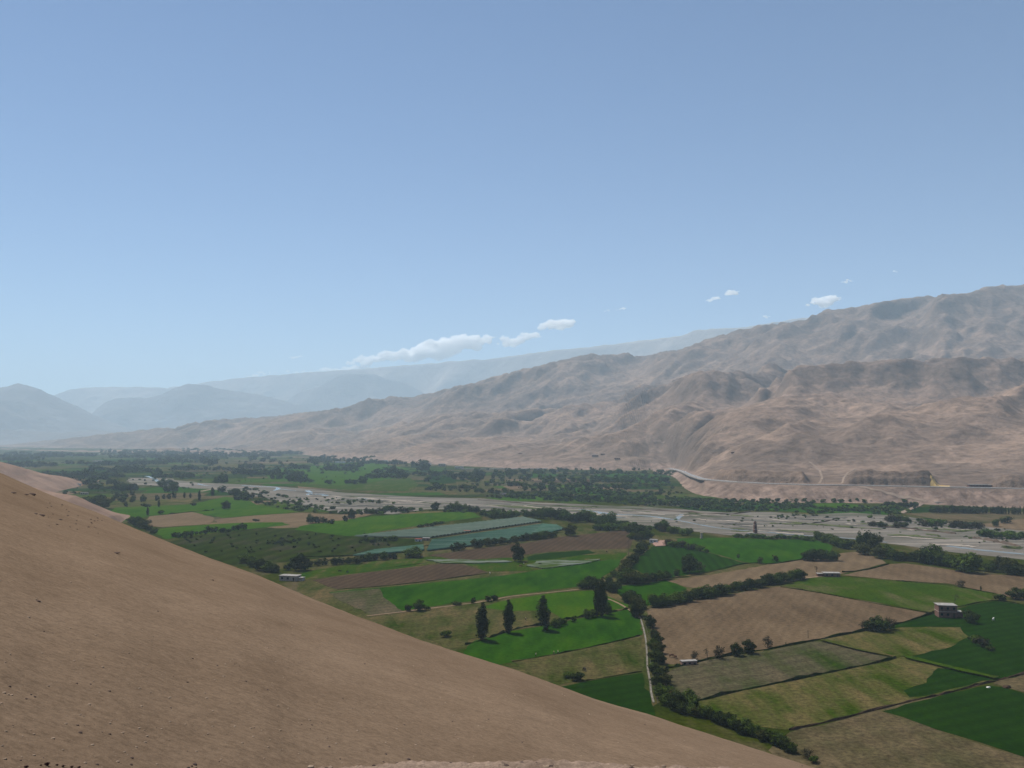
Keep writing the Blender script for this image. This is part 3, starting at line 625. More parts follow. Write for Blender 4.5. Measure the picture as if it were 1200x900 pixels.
netting((500,646.5),(612,634.2),(637,615.2),(506,634.5), M['net'], 'turquoise netting over crop rows between the grey netting and the hedge', 26)
netting((413,653),(497,646),(496,640),(440,646), M['net'], 'small turquoise netting strip at the lower left of the netted rows', 7)
# ------------------------------------------------------------------ foreground sandy slope
sil = [(-600,430),(-300,470),(-100,520),(0,555),(30,569),(60,582),(90,593),(120,604),(160,621),(200,638),(250,657),(300,675),(350,696),(400,716),(450,735),(500,752),(550,768),(600,783),(650,801),(700,820),(750,836),(800,852),(850,868),(900,884),(960,904),(1100,950),(1300,1010),(1600,1100)]
ph = []; sl = []
for x, y in sil:
    d = ray(x, y); h_ = math.hypot(d[0], d[1]); ph.append(math.atan2(d[0], d[1])); sl.append(d[2]/h_)
ph = [-2.6, -1.6]+ph+[1.6, 2.6]; sl = [.02, .02]+sl+[-.5, -.4]
PHI = np.concatenate([np.linspace(-2.2, -.62, 60)[:-1], np.linspace(-.62, .42, 560), np.linspace(.42, 2.0, 60)[1:]])
rr = np.concatenate([[.05], np.geomspace(.6, 640, 420)])
PP, RR = np.meshgrid(PHI, rr)
s_ = np.interp(PP, ph, sl)
kk = np.exp(-np.arange(-9, 10)**2/30.0); kk /= kk.sum()
s1_ = np.convolve(np.pad(s_[0], 9, mode='edge'), kk, 'valid'); s_ = np.tile(s1_, (len(rr), 1))
Rs = np.interp(PP, [-1.5, -.55, -.3, 0, .3, 1.5], [150, 130, 100, 75, 55, 50])
Rs = Rs*(1+.10*fbm(PP*5, PP*0, 3, 5))
hh = 3.2
def slope_z(phi, r):
    s = np.interp(phi, PHI, s1_); Rr = np.interp(phi, [-1.5, -.55, -.3, 0, .3, 1.5], [150, 130, 100, 75, 55, 50])*(1+.10*fbm(phi*5, phi*0, 3, 5))
    X = r*np.sin(phi); Y = r*np.cos(phi)
    z = CAMZ+s*r-hh*(1-r/Rr)**2
    A = np.clip(r/60, 0, 1)
    z = z+A*.22*fbm(X/16, Y/16, 4, 3)*np.clip(r/40,.2,1)+.05*fbm(X/2.2, Y/2.2, 4, 8)*np.clip(r/8, .1, 1) + .35*A*(ridged(X/38+Y/90, Y/110, 3, 12)-.6)
    return z
LIPY = interp([(-400,899),(-100,899),(0,897),(60,896),(110,898),(200,905),(330,901),(370,895.5),(420,892.5),(500,890.5),(600,891),(700,892),(850,893.5),(900,900),(1200,930),(2000,950)])
def lip_R(phi):
    x = 600+F*np.tan(np.clip(phi, -1.0, 1.0)); y = LIPY(x)
    t = -zt(y)*np.cos(np.clip(phi, -1, 1)); return 1.6/t
def ledge_z(X, Y): return CAMZ-1.62+.025*fbm(X*2.5, Y*2.5, 4, 19)+.03*fbm(X*.7, Y*.7, 2, 29)
def front_z(phi, r):
    X = r*np.sin(phi); Y = r*np.cos(phi)
    z = slope_z(phi, r); RL = lip_R(phi)+.10*fbm(X*1.3, Y*1.3, 3, 91)
    zl = ledge_z(X, Y)-np.clip(r-RL, 0, None)*1.6
    return np.maximum(z, zl)
ZF = slope_z(PP, RR); ZF = np.maximum(ZF, -4)
ZF = np.where(RR < 3.2, np.minimum(ZF, CAMZ-1.9), ZF)
m, nt, b = new_mat('sandy_gravel'); v = coords(nt); vd = coords(nt, (1, .3, 1), R(-38))
c = ramp(nt, noise_node(nt, v, .05, 5, .6, .5), [(.32, (0.154,0.107,0.069)), (.68, (0.198,0.139,0.091))])
c = mix(nt, .3, c, ramp(nt, noise_node(nt, vd, .35, 5, .65), [(.3, (.125,.086,.055)), (.7, (.23,.165,.11))]))
c = mix(nt, .9, c, ramp(nt, noise_node(nt, v, 7.0, 8, .88), [(.36, .64), (.5, .98), (.64, 1.24)]), 'MULTIPLY')
c = mix(nt, .5, c, ramp(nt, noise_node(nt, v, 1.4, 6, .8, .5), [(.36, .78), (.62, 1.14)]), 'MULTIPLY')
c = mix(nt, ramp(nt, noise_node(nt, v, 22, 3, .7), [(.66, 0.0), (.72, .7)]), c, (0.076,0.052,0.035))
c = mix(nt, ramp(nt, noise_node(nt, v, 15, 3, .7), [(.68, 0.0), (.74, .7)]), c, (0.290,0.220,0.158))
nt.links.new(c, b.inputs['Base Color']); bump(nt, b, noise_node(nt, v, 2.2, 8, .78), .5, .13); M['sand'] = m
c_old = b.inputs['Base Color'].links[0].from_socket; nt.links.new(mix(nt, 1.0, c_old, (.85,.855,.90), 'MULTIPLY'), b.inputs['Base Color'])
slope = link('sandy_hillside', grid_mesh('sandy_hillside', RR*np.sin(PP), RR*np.cos(PP), ZF, M['sand']))
tag(slope, 'bare brown sandy hillside filling the lower left', kind='structure')
lp = np.linspace(-1.2, 1.2, 900); lv = np.linspace(0, 1, 90); LP, LV = np.meshgrid(lp, lv)
RLm = lip_R(LP)+.10*fbm(np.sin(LP)*5.6, np.cos(LP)*5.6, 4, 91)+.05*fbm(LP*60, LP*0, 3, 93)
LR = np.where(LV < .8, .4+(RLm-.4)*(LV/.8)**.8, RLm+(LV-.8)*1.6); LX = LR*np.sin(LP); LY = LR*np.cos(LP)
LZ = ledge_z(LX, LY)-np.clip(LR-RLm, 0, None)*6+.012*ridged(LX*9, LY*9, 3, 95)
m, nt, b = new_mat('pale_crusted_soil'); v = coords(nt)
c = ramp(nt, noise_node(nt, v, 3, 6, .7), [(.35, (.17,.122,.092)), (.65, (.265,.195,.15))])
nt.links.new(mix(nt, .8, c, ramp(nt, noise_node(nt, v, 30, 5, .8), [(.35, .6), (.65, 1.2)]), 'MULTIPLY'), b.inputs['Base Color']); bump(nt, b, noise_node(nt, v, 14, 6, .75), .9, .03); M['crust'] = m
tag(link('stony_ledge', grid_mesh('stony_ledge', LX, LY, LZ, m)), 'pale crusted ledge of soil at the very bottom of the picture', kind='structure')
def slope_hit(px, py, full=True):
    d = ray(px, py); phi = math.atan2(d[0], d[1]); t = d[2]/math.hypot(d[0], d[1])
    rs = np.geomspace(1, 220, 4000); z = front_z(np.full_like(rs, phi), rs); k = int(np.argmax(z >= CAMZ+t*rs))
    r = rs[k]; return Vector((r*math.sin(phi), r*math.cos(phi), float(z[k]))), r
# spurs of the same hillside further down the valley
def spur(name, pts, D, depth, label, seed):
    f = interp(pts); us = np.arange(pts[0][0], pts[-1][0]+1, 1.5); vs = np.linspace(-1, 1, 60)
    U, V = np.meshgrid(us, vs); Dd = D(U) if callable(D) else D+0*U
    top = np.maximum(CAMZ+zt(f(U))*Dd, -1.0); Y = Dd+V*depth; X = (U-600)/F*Dd+V*depth*-.25
    Z = top*(1-np.abs(V)**1.3)-2*np.abs(V)**3 + 3.0*fbm(X/45, Y/45, 4, seed)*(np.abs(V) > .04)*np.clip(top/15, 0, 1)*(1-np.abs(V))
    tag(link(name, grid_mesh(name, X, Y, Z, M['spur'])), label, kind='structure')
m, nt, b = new_mat('pinkish_earth'); v = coords(nt)
c = ramp(nt, noise_node(nt, v, .02, 5, .65, .5), [(.35, (0.165,0.109,0.081)), (.65, (0.255,0.170,0.124))])
nt.links.new(mix(nt, .6, c, ramp(nt, noise_node(nt, v, .3, 5, .7), [(.3, .7), (.7, 1.1)]), 'MULTIPLY'), b.inputs['Base Color'])
bump(nt, b, noise_node(nt, v, .1, 6, .7), .8, 3); M['spur'] = m
spur('hill_spur', [(-320,470),(-120,505),(0,541),(20,547),(40,554),(60,558),(75,563),(88,568),(98,575),(110,586),(118,594)], interp([(-320,1500),(0,1700),(88,1850)]), 330, 'pinkish hill spur at the left edge beyond the sandy slope', 5)
spur('hill_spur', [(-200,520),(0,566),(40,571),(70,578),(90,581),(105,590),(118,600),(130,606),(140,617),(150,628)], interp([(-200,1100),(0,1120),(130,1050)]), 160, 'low pinkish terrace at the foot of the sandy slope', 15)
# ------------------------------------------------------------------ stones, sprigs and rock ledges on the slope
M['rock'] = flat_mat('dark_rock', (.075,.055,.048), .4, 6); M['stone'] = flat_mat('tan_stone', (0.231,0.173,0.126), .3, 8)
def rock_mesh(name, mat, seed, flat=.6):
    bm = bmesh.new(); bmesh.ops.create_icosphere(bm, subdivisions=2, radius=1); rg = random.Random(seed)
    s3 = [Vector((rg.uniform(-1,1), rg.uniform(-1,1), rg.uniform(-1,1))).normalized() for _ in range(9)]
    for v_ in bm.verts:
        k = 1+sum(max(0, v_.co.normalized().dot(s)-.72)*(-.8 if i % 2 else .5) for i, s in enumerate(s3)); v_.co *= k; v_.co.z *= flat
    me = bpy.data.meshes.new(name); bm.to_mesh(me); bm.free(); me.materials.append(mat); return me
RK = [rock_mesh('rock', M['rock'], s) for s in (1,2,3)]; STN = [rock_mesh('stone', M['stone'], s) for s in (4,5,6)]
def place_rock(px, py, w, h, me, label, name='rock', group=None):
    p, r = slope_hit(px, py); o = link(name, me); o.location = p; k = r/F/2
    o.scale = (w*k, max(w, h*2)*k*.8, h*k*1.3); o.rotation_euler.z = random.uniform(-.3, .3); return tag(o, label, 'rock', group)
for (x, y, w, h, lb) in [(14,577.5,10,2,'thin dark rock ledge at the far left edge of the sandy slope'), (29,579.5,9,1.6,'thin dark rock ledge joining the larger ledge'), (37,579.5,9,4,'largest dark rock ledge near the top of the sandy slope'),
   (48,604,8,3.4,'dark rock below the ledges near the top of the slope'), (41,602,6,1.6,'flat sliver of dark rock beside a darker one'), (70,609,6,1.6,'small flat dark rock among the upper scree'), (135,648,11,2,'flat dark stone scar on the middle of the slope'),
   (249,680,4,2,'tiny dark rock near the crest of the sandy slope'), (44,705,7,3,'dark rock with pale crust on the left of the slope'), (94,859,5,3.5,'dark pebble low on the left of the sandy slope'), (154,888.5,5,2.5,'dark pebble near the bottom of the slope'),
   (228,896,6,4,'dark pebble at the bottom edge left of centre'), (478,890,6,3.2,'dark stone on the pale lip at the bottom centre')]:
    place_rock(x, y, w, h, random.choice(RK), lb)
for k in range(46):
    x = random.uniform(55, 122); y = random.uniform(584, 618)+(x-55)*.12
    if y < np.interp(x, [0,60,120], [560,586,608]): continue
    place_rock(x, y, random.uniform(1.2, 3), random.uniform(.8, 1.6), random.choice(RK), 'small dark stone in the scatter near the crest of the slope', group='scattered stones near the crest')
# pebbles nobody could count: one object
def scatter_mesh(name, protos, items, mats, label, kind='stuff', cat=None):
    V = []; Fs = []; MI = []; off = 0
    pr = []
    for me in protos:
        co = np.empty(len(me.vertices)*3, dtype=np.float32); me.vertices.foreach_get('co', co)
        pr.append((co.reshape(-1, 3), [tuple(p.vertices) for p in me.polygons], [p.material_index for p in me.polygons]))
    for (k, loc, sc, rz, mo) in items:
        co, fs, mi_ = pr[k]; c_, s__ = math.cos(rz), math.sin(rz); q = co*np.array(sc, dtype=np.float32)
        V.append(np.stack([q[:,0]*c_-q[:,1]*s__+loc[0], q[:,0]*s__+q[:,1]*c_+loc[1], q[:,2]+loc[2]], -1))
        Fs += [tuple(i+off for i in f) for f in fs]; MI += [i_+mo for i_ in mi_]; off += len(co)
    me = bpy.data.meshes.new(name); me.from_pydata(np.concatenate(V).tolist(), [], Fs)
    for mt in mats: me.materials.append(mt)
    me.polygons.foreach_set('material_index', np.array(MI, dtype=np.int32)); me.update()
    return tag(link(name, me), label, cat, kind=kind)
def tiny_rock(mat, seed):
    bm = bmesh.new(); bmesh.ops.create_icosphere(bm, subdivisions=1, radius=1); rg = random.Random(seed)
    for v_ in bm.verts: v_.co *= rg.uniform(.7, 1.2); v_.co.z *= .6
    me = bpy.data.meshes.new('pebble'); bm.to_mesh(me); bm.free(); me.materials.append(mat); return me
tr = [tiny_rock(M['stone'], s) for s in range(3)]
it = []
for k in range(3800):
    x = random.uniform(-60, 1000); r = random.choice((3.9, 4.5)) + random.expovariate(1/5.5); 
    if k % 3 == 0: r = random.uniform(3.4, 5.2)
    phi = math.atan((x-600)/F); z = float(front_z(np.array([phi]), np.array([r]))[0]); s = random.uniform(.004, .016)*(1+.05*r)
    it.append((random.randrange(3), (r*math.sin(phi), r*math.cos(phi), z), (s, s*random.uniform(.7, 1.2), s), random.uniform(0, 6), 0 if random.random() < .72 else 1))
scatter_mesh('pebbles', tr, it, [M['stone'], M['rock']], 'scattered small pebbles on the sandy slope')
it = []
for k in range(420):
    phi = random.uniform(-.25, .26); rl = float(lip_R(np.array([phi]))[0]); r = rl-abs(random.gauss(0, .16))-.02; x, y = r*math.sin(phi), r*math.cos(phi)
    s_r = random.uniform(.005, .02); it.append((random.randrange(3), (x, y, float(ledge_z(np.array([x]), np.array([y]))[0])), (s_r, s_r, s_r), random.uniform(0, 6), 0 if random.random() < .8 else 1))
scatter_mesh('gravel', tr, it, [M['stone'], M['rock']], 'fine gravel along the pale ledge at the bottom')
p0 = Vector((-.235, 4.33, float(ledge_z(np.array([-.23]), np.array([4.3]))[0])+.02)); p1 = Vector((.15, 4.18, float(ledge_z(np.array([.15]), np.array([4.2]))[0])+.025))
mb = MB(); mb.tube(p0, p0.lerp(p1, .55)+Vector((0, .01, .006)), .007, .009, 6); mb.tube(p0.lerp(p1, .55)+Vector((0, .01, .006)), p1, .009, .005, 6)
M['stick'] = flat_mat('reddish_stick', (.10,.04,.035), .3, 30)
tag(mb.build('dry_stick', M['stick']), 'thin reddish dry stick lying on the pale ledge at the bottom centre', 'stick')
# dark dry sprigs at the bottom left
M['sprig'] = flat_mat('dark_sprig', (.06,.03,.032), .4, 20)
def sprig_mesh(seed):
    rg = random.Random(seed); mb = MB()
    for k in range(26):
        a = rg.uniform(0, 6.28); t = rg.uniform(.2, 1.2); L = rg.uniform(.5, 1)
        p = Vector((0,0,0)); q = Vector((math.cos(a)*math.sin(t)*L, math.sin(a)*math.sin(t)*L, math.cos(t)*L*.8)); mb.tube(p, q, .07, .02, 4)
        for j in range(3): mb.tube(q*(.5+.15*j), q*(.5+.15*j)+Vector((rg.uniform(-.25,.25), rg.uniform(-.25,.25), .2)), .05, .015, 4)
    return mb.mesh('dry_sprig', M['sprig'])
SP = [sprig_mesh(s) for s in range(3)]
for i, (x, y, w, lb) in enumerate([(31,899,8,'largest dark dry tuft at the bottom left corner'), (48,896.5,4,'small dark dry tuft right of the largest one'), (55,896,10,'wide dark dry tuft in the bottom left'), (67,896,5,'small dark tuft beside the stones at the bottom left'), (74,898,6,'dark tuft third from the right in the bottom left row'), (84,899,6,'dark tuft second from the right in the bottom left row'), (93,899,6,'dark tuft rightmost in the bottom left row')]):
    p, r = slope_hit(x, y+1); o = link('dry_tuft', SP[i % 3]); o.location = p; k = r/F*w/2; o.scale = (k, k, k*.9); tag(o, lb, 'plant')
# ------------------------------------------------------------------ trees
M['leaf'] = foliage_mat('tree_foliage', (.042,.066,.010), (.060,.088,.014))
M['leafdark'] = foliage_mat('dark_foliage', (.022,.032,.008), (.036,.049,.012))
M['leaflight'] = foliage_mat('light_foliage', (.060,.105,.014), (.085,.130,.020))
M['leafbrown'] = foliage_mat('dry_foliage', (.040,.038,.020), (.055,.046,.026))
M['leafolive'] = foliage_mat('olive_foliage', (.038,.044,.010), (.056,.060,.014))
M['bark'] = flat_mat('bark', (.07,.052,.038), .35, 4)
def leaf_cloud(rg, lobes, n, size, up=.25):
    """many small bent leaf clumps spread through the volume of the lobes"""
    vs = []; fs = []
    wts = [l[1]**2 for l in lobes]
    for _ in range(n):
        (c, r, sq) = rg.choices(lobes, wts)[0]
        while True:
            d = Vector((rg.gauss(0,1), rg.gauss(0,1), rg.gauss(0,1)))
            if d.length > .1: break
        d.normalize(); k = rg.uniform(.55, 1.06); p = Vector(c)+Vector((d.x*r*k, d.y*r*k, d.z*r*k*sq))
        if p.z < .02: continue
        nn = (d+Vector((rg.uniform(-.8,.8), rg.uniform(-.8,.8), rg.uniform(-.5,.8)+up))).normalized()
        a = nn.orthogonal().normalized(); a.rotate(Matrix.Rotation(rg.uniform(0, 6.28), 3, nn)); b_ = nn.cross(a)
        s = size*rg.uniform(.6, 1.3); q = len(vs)
        vs += [tuple(p+a*s), tuple(p+b_*s*.8+nn*s*.25), tuple(p-a*s*rg.uniform(.6, 1)), tuple(p-b_*s*.8+nn*s*.2)]
        fs += [(q, q+1, q+2), (q, q+2, q+3)]
    return vs, fs
def trunk_mb(rg, h, r, lobes, lean=0):
    mb = MB(); top = Vector((lean, 0, h)); mid = Vector((lean*.4+rg.uniform(-.02,.02), rg.uniform(-.02,.02), h*.5))
    mb.tube((0,0,-.01), mid, r*1.25, r*.85, 7); mb.tube(mid, top, r*.85, r*.5, 7)
    for c, rr_, sq in lobes:
        c = Vector(c)
        if (c-top).length > .02: mb.tube(mid.lerp(top, rg.uniform(.3, 1)), c*.92+Vector((0,0,-rr_*.1)), r*.42, r*.12, 5)
    return mb
def make_round(seed, n, size, hw=.5, trunk=.22, loose=1.0):
    rg = random.Random(seed); L = []
    L.append(((0,0,.52), .31, 1.1))
    for k in range(4): a = 1.57*k+rg.uniform(-.4,.4); L.append(((math.cos(a)*.17*loose, math.sin(a)*.17*loose, rg.uniform(.2, .3)), .19, .95))
    for k in range(7):
        a = 6.28*k/7+rg.uniform(-.4, .4); d = rg.uniform(.16, .30)*loose; L.append(((math.cos(a)*d, math.sin(a)*d, rg.uniform(.38, .72)), rg.uniform(.13, .22), rg.uniform(.75, 1)))
    L.append(((rg.uniform(-.08,.08), rg.uniform(-.08,.08), .80), .17, 1)); return L, leaf_cloud(rg, L, n, size), trunk_mb(rg, .45, .022, L[1:6])
def make_poplar(seed, n, size, lean=0.0, gappy=False):
    rg = random.Random(seed); L = []
    for k in range(13):
        t = k/12; z = .07+.87*t; w_ = .115*math.sin(math.pi*min(1, (t*.86+.12)))**.6
        if gappy and k in (4, 7): w_ *= .6
        L.append(((lean*t+rg.uniform(-.025,.025)*(2 if gappy else 1), rg.uniform(-.025,.025), z), max(.04, w_*rg.uniform(.85, 1.12)), 1.25))
    return L, leaf_cloud(rg, L, n, size, .5), trunk_mb(rg, .8, .018, [], lean*.8)
def make_shrub(seed, n, size):
    rg = random.Random(seed); L = []
    for k in range(9): a = rg.uniform(0, 6.28); d = rg.uniform(.05, .55); L.append(((math.cos(a)*d, math.sin(a)*d, rg.uniform(.28, .62)), rg.uniform(.24, .38), .85))
    return L, leaf_cloud(rg, L, n, size), trunk_mb(rg, .3, .03, L[:4])
def make_bare(seed):
    rg = random.Random(seed); L = [((rg.uniform(-.25,.25), rg.uniform(-.25,.25), rg.uniform(.6,.9)), .14, 1) for _ in range(7)]
    return L, leaf_cloud(rg, L, 150, .028), trunk_mb(rg, .35, .022, L)
PROTO = {}
def reg(key, made, leaf):
    L, (v_, f_), tb = made
    crown = mesh_from('crown', v_, f_, M[leaf]); trunk = tb.mesh('trunk', M['bark'])
    nv = len(v_); one = mesh_from(key, v_+tb.v, f_+[tuple(i+nv for i in f) for f in tb.f], [M[leaf], M['bark']], midx=[0]*len(f_)+[1]*len(tb.f))
    PROTO.setdefault(key, []).append((crown, trunk, one))
for s in range(4): reg('round', make_round(s, 1500, .040), 'leaf')
for s in range(4): reg('dark', make_round(s+10, 1500, .042, loose=1.15), ('leafdark','leaf','leafdark','leafolive')[s])
for s in range(2): reg('light', make_round(s+20, 1400, .040), 'leaflight')
for s in range(2): reg('brown', make_round(s+30, 750, .036, loose=1.15), 'leafbrown')
reg('poplar', make_poplar(1, 1900, .022), 'leafdark'); reg('poplar', make_poplar(2, 1800, .022), 'leafdark'); reg('poplar_loose', make_poplar(3, 1100, .024, -.10, True), 'leafdark')
reg('shrub', make_shrub(1, 900, .075), 'leafdark'); reg('shrub', make_shrub(2, 900, .075), 'leaf'); reg('shrub', make_shrub(3, 800, .075), 'leaf')
reg('shrub_light', make_shrub(4, 800, .075), 'leaflight'); reg('shrub_brown', make_shrub(5, 600, .07), 'leafbrown'); reg('bare', make_bare(3), 'leafbrown')
NAME = dict(round='broadleaf_tree', dark='broadleaf_tree', light='broadleaf_tree', brown='broadleaf_tree', poplar='poplar_tree', poplar_loose='poplar_tree', shrub='shrub', shrub_light='shrub', shrub_brown='shrub', bare='bare_tree')
CAT = dict(broadleaf_tree='tree', poplar_tree='tree', shrub='shrub', bare_tree='tree')
TREES = []   # (apparent px height, key, location, width m, height m, label, group)
trg = random.Random(99)
def T(key, x, y, h, w=None, label=None, group=None, z=0.0, P=None):
    P = P or ground(x, y, z); k = P.y/F; TREES.append((h, key, P, (w or h)*k, h*k, label, group))
def row(keys, pts, h, sp, label, group, wf=1.0, jx=.3, jy=1.0, hv=.22):
    for (x0, y0), (x1, y1) in zip(pts, pts[1:]):
        n = max(1, int(round(math.hypot(x1-x0, (y1-y0)*1.5)/sp)))
        for k in range(n):
            t = (k+trg.uniform(-jx, jx))/n; hh_ = h*trg.uniform(1-hv, 1+hv)
            T(trg.choice(keys), x0+(x1-x0)*t, y0+(y1-y0)*t+trg.uniform(-jy, jy), hh_, hh_*wf*trg.uniform(.85, 1.2), label, group)
# --- tall poplars and lone trees
T('poplar', 565, 750, 43, 62, 'tall slender dark poplar, leftmost of the row along the vivid green field')
T('poplar', 596, 741.5, 38, 54, 'slim dark poplar second from the left in the row along the vivid green field')
T('poplar_loose', 641, 738, 40, 62, 'thin leaning poplar with ragged crown, third along the vivid green field')
T('poplar', 700, 722.5, 42, 36, 'left stem of the tallest dark poplar clump at the right end of the row')
T('poplar', 706, 722, 45, 42, 'tallest dark poplar at the right end of the row beside the canal bend')
T('round', 712, 720, 15, 14, 'small tree hugging the foot of the tallest poplar clump')
T('dark', 607, 658, 22, 17, 'tall dark oval tree standing alone in the wet pasture')
T('dark', 352, 668.5, 20, 24, 'large dark round tree just above the crest of the sandy slope')
T('dark', 808, 671.5, 22, 24, 'dark spreading tree alone at the edge of the textured green crop')
T('brown', 820, 670, 12, 14, 'thin brownish tree leaning right of the dark spreading tree')
T('round', 793, 675, 9, 9, 'small round tree left of the dark spreading tree')
T('dark', 484, 653, 13, 27, 'wide dark tree in the hedge below the netting rows')
T('dark', 668, 628, 14, 17, 'dark round tree at the right tip of the turquoise netting')
T('light', 716, 614, 15, 16, 'bright green round tree at the end of the riverside row')
T('light', 778, 619, 11, 13, 'light green tree by the river gravel above the cottage')
T('dark', 1022, 739, 15, 20, 'dark bushy tree, left one of the clump below the light green field')
T('dark', 1032, 739.5, 18, 22, 'dark bushy tree, tallest of the clump below the light green field')
T('brown', 1042, 737.5, 14, 20, 'brownish tree, right one of the clump below the light green field')
T('brown', 1013, 736.5, 9, 12, 'sparse brown shrub tree at the left end of the clump in the green fields')
T('dark', 1138, 730, 15, 19, 'dark round tree just right of the brick farm house')
T('bare', 1119, 707.5, 11, 11, 'small bare tree standing behind the brick farm house')
T('brown', 1126, 688.5, 9, 11, 'small reddish brown tree on the edge of the right hand bare field')
T('poplar', 1149.5, 692.5, 6, 8, 'tiny dark post like tree on the bare field edge right of the brown tree')
T('shrub', 1143, 752, 8, 18, 'dark shrub, left one in the dark green field at the right')
T('shrub_brown', 1152, 758, 11, 20, 'largest dull brown shrub in the dark green field at the right')
T('shrub', 1160, 762, 5, 14, 'low dark shrub, right one in the dark green field at the right')
T('dark', 1173, 704, 8, 15, 'dark low tree left of the clump at the right edge of the bare field')
T('dark', 1190, 702, 14, 20, 'dark round tree in the clump at the far right edge behind the house')
T('round', 1203, 702, 13, 18, 'green tree cut by the right edge of the picture behind the house')
T('round', 1117, 706, 4, 6, 'tiny shrub touching the roof line of the brick farm house') if 0 else None
for x, y, h, k, lb in [(814, 773, 9, 'brown', 'tiny dark tree above the pink hut in the row of small trees'), (829, 773, 11, 'bare', 'thin bare tree second in the row of small trees on the field edge'), (843, 771.5, 13, 'brown', 'small brownish tree third in the row of small trees on the field edge'),
   (863, 768.5, 13, 'dark', 'round dark tree fourth in the row of small trees on the field edge'), (878, 765.5, 14, 'dark', 'largest tree, fifth in the row of small trees on the field edge'), (900, 758.5, 11, 'brown', 'last small tree of the row, set apart to the right'),
   (921, 757, 4, 'poplar', 'tiny dark post like tree right of the row of small trees')]: T(k, x, y, h*1.18, h*1.2, lb)
T('shrub', 477, 716, 8, 12, 'round dark bush left of a pair on the tan dirt path'); T('round', 491, 716, 14, 15, 'small dark tree on the dirt path beside a round bush'); T('shrub', 500, 715, 6, 9, 'low dark bush right of the small tree on the dirt path')
T('round', 554, 707, 7, 8, 'small tree on the far side of the dirt path above the first poplar'); T('round', 573, 705, 8, 11, 'small spreading tree on the dirt path above the second poplar'); T('shrub', 581, 704, 7, 10, 'bush beside the small spreading tree on the dirt path')
T('shrub_brown', 536, 709, 4, 14, 'low reddish bush on the dirt path')
T('shrub', 522, 746, 8, 16, 'dark bush on the crest of the sandy slope left of the poplars'); T('shrub', 676, 798, 10, 20, 'dark bush on the crest of the sandy slope below the mottled pasture'); T('shrub', 664, 794, 6, 16, 'low dark bush left of the crest bush below the mottled pasture')
for x, h in ((650, 11), (656, 10), (662, 8), (672, 8), (688, 11), (694, 10)): T('round', x, 738-(x-640)*.27, h, h*1.1, 'small dark tree in the ditch hedge between the ragged poplar and the tallest poplar', 'small trees in the ditch hedge by the poplars')
# --- cluster at the canal bend
g_ = 'dense trees at the canal bend'
for x, y, h in [(683,690,11),(690,688,13),(697,690,14),(713,692,12),(718,694,13),(724,690,8)]: T('dark', x, y, h, h*1.35, 'dark bushy tree in the thicket behind the tallest poplar', 'thicket behind the tallest poplar')
for x, y, h in [(735,706,13),(742,708,14),(748,713,15),(747,722,17),(739,703,12)]: T('dark', x, y, h, h*1.3, 'dark tree in the clump where the canal begins', 'clump at the head of the canal')
T('poplar_loose', 745, 724, 20, 30, 'narrow ragged tree at the top of the concrete canal'); T('dark', 762, 735.5, 15, 15, 'small dark tree at the left corner of the large bare field')
for x, y, h in [(728,684,14),(735,682,17),(742,685,15),(750,684,14),(757,684,13),(765,682,11),(774,680,12),(781,679,10),(720,676,9),(714,682,9)]: T(trg.choice(['dark','round']), x, y, h, h*1.35, 'dark tree in the thicket above the small bright green field', 'thicket above the small bright field')
row(['dark','shrub'], [(730,672),(740,662),(748,652),(757,641)], 10, 5, 'dark shrubby tree in the hedge climbing to the canal cottage', 'hedge climbing to the canal cottage', 1.3)
for x, y, h in [(738,624,10),(745,628,14),(752,631,16),(758,632,13),(748,634,10),(741,632,9)]: T('dark', x, y, h, h*1.35, 'dark tree in the clump left of the canal cottage', 'clump left of the canal cottage')
row(['shrub','shrub_light','shrub_brown'], [(772,622),(785,624),(800,627),(812,628)], 9, 5, 'mixed green bush behind the canal cottage', 'bushes behind the canal cottage', 1.7)
row(['shrub_light','shrub_brown','shrub'], [(784,640),(800,642),(812,645),(826,648)], 7, 6, 'low dry bush in the textured crop edge', 'low bushes on the textured crop edge', 1.5)
T('shrub', 829, 648, 5, 8, 'small dark bush at the tip of the textured crop'); T('round', 865, 654, 5, 5, 'tiny tree standing alone in the bright riverside field'); T('brown', 891, 661, 9, 9, 'small brownish tree on the lower edge of the bright riverside field')
row(['dark','round'], [(766,712),(780,709.5),(798,706.5),(815,702.5),(832,700),(848,697)], 13, 5.5, 'dark bushy tree in the long hedge on top of the bare field, left part', 'long hedge on top of the bare field, left part', 1.25)
row(['dark','round'], [(848,697),(862,693),(878,690),(892,687.5),(905,684),(922,681),(942,677)], 11, 5, 'dark bushy tree in the long hedge on top of the bare field, right part', 'long hedge on top of the bare field, right part', 1.3)
# --- canal and slope foot
for x, y, h in [(767,748,11),(770,757,14),(765,760,12),(772,766,14),(768,774,15),(774,778,13)]: T('dark', x, y, h, h*1.15, 'dark tree in the upper group beside the concrete canal', 'upper group beside the canal')
for x, y, h in [(768,790,13),(774,797,15),(770,805,14),(780,803,14),(764,785,9)]: T('dark', x, y, h, h*1.2, 'dark tree in the lower group beside the concrete canal', 'lower group beside the canal')
for x, y, h in [(775,818,17),(785,822,18),(795,826,16),(806,824,17),(812,829,14),(790,832,15),(780,826,14),(800,836,13)]: T(trg.choice(['dark','round']), x, y, h, h*1.2, 'bushy tree in the big clump at the lower end of the canal', 'big clump at the lower end of the canal')
row(['dark','round'], [(812,838),(830,843),(848,850),(866,857),(882,863),(900,869),(918,877),(935,885)], 15, 6, 'dark tree in the row hugging the foot of the sandy slope', 'trees along the foot of the sandy slope', 1.15, jy=2)
T('brown', 946, 888, 12, 15, 'dull brownish bush at the lower end of the row under the sandy slope'); T('shrub', 953, 893, 8, 14, 'last low bush of the row under the sandy slope')
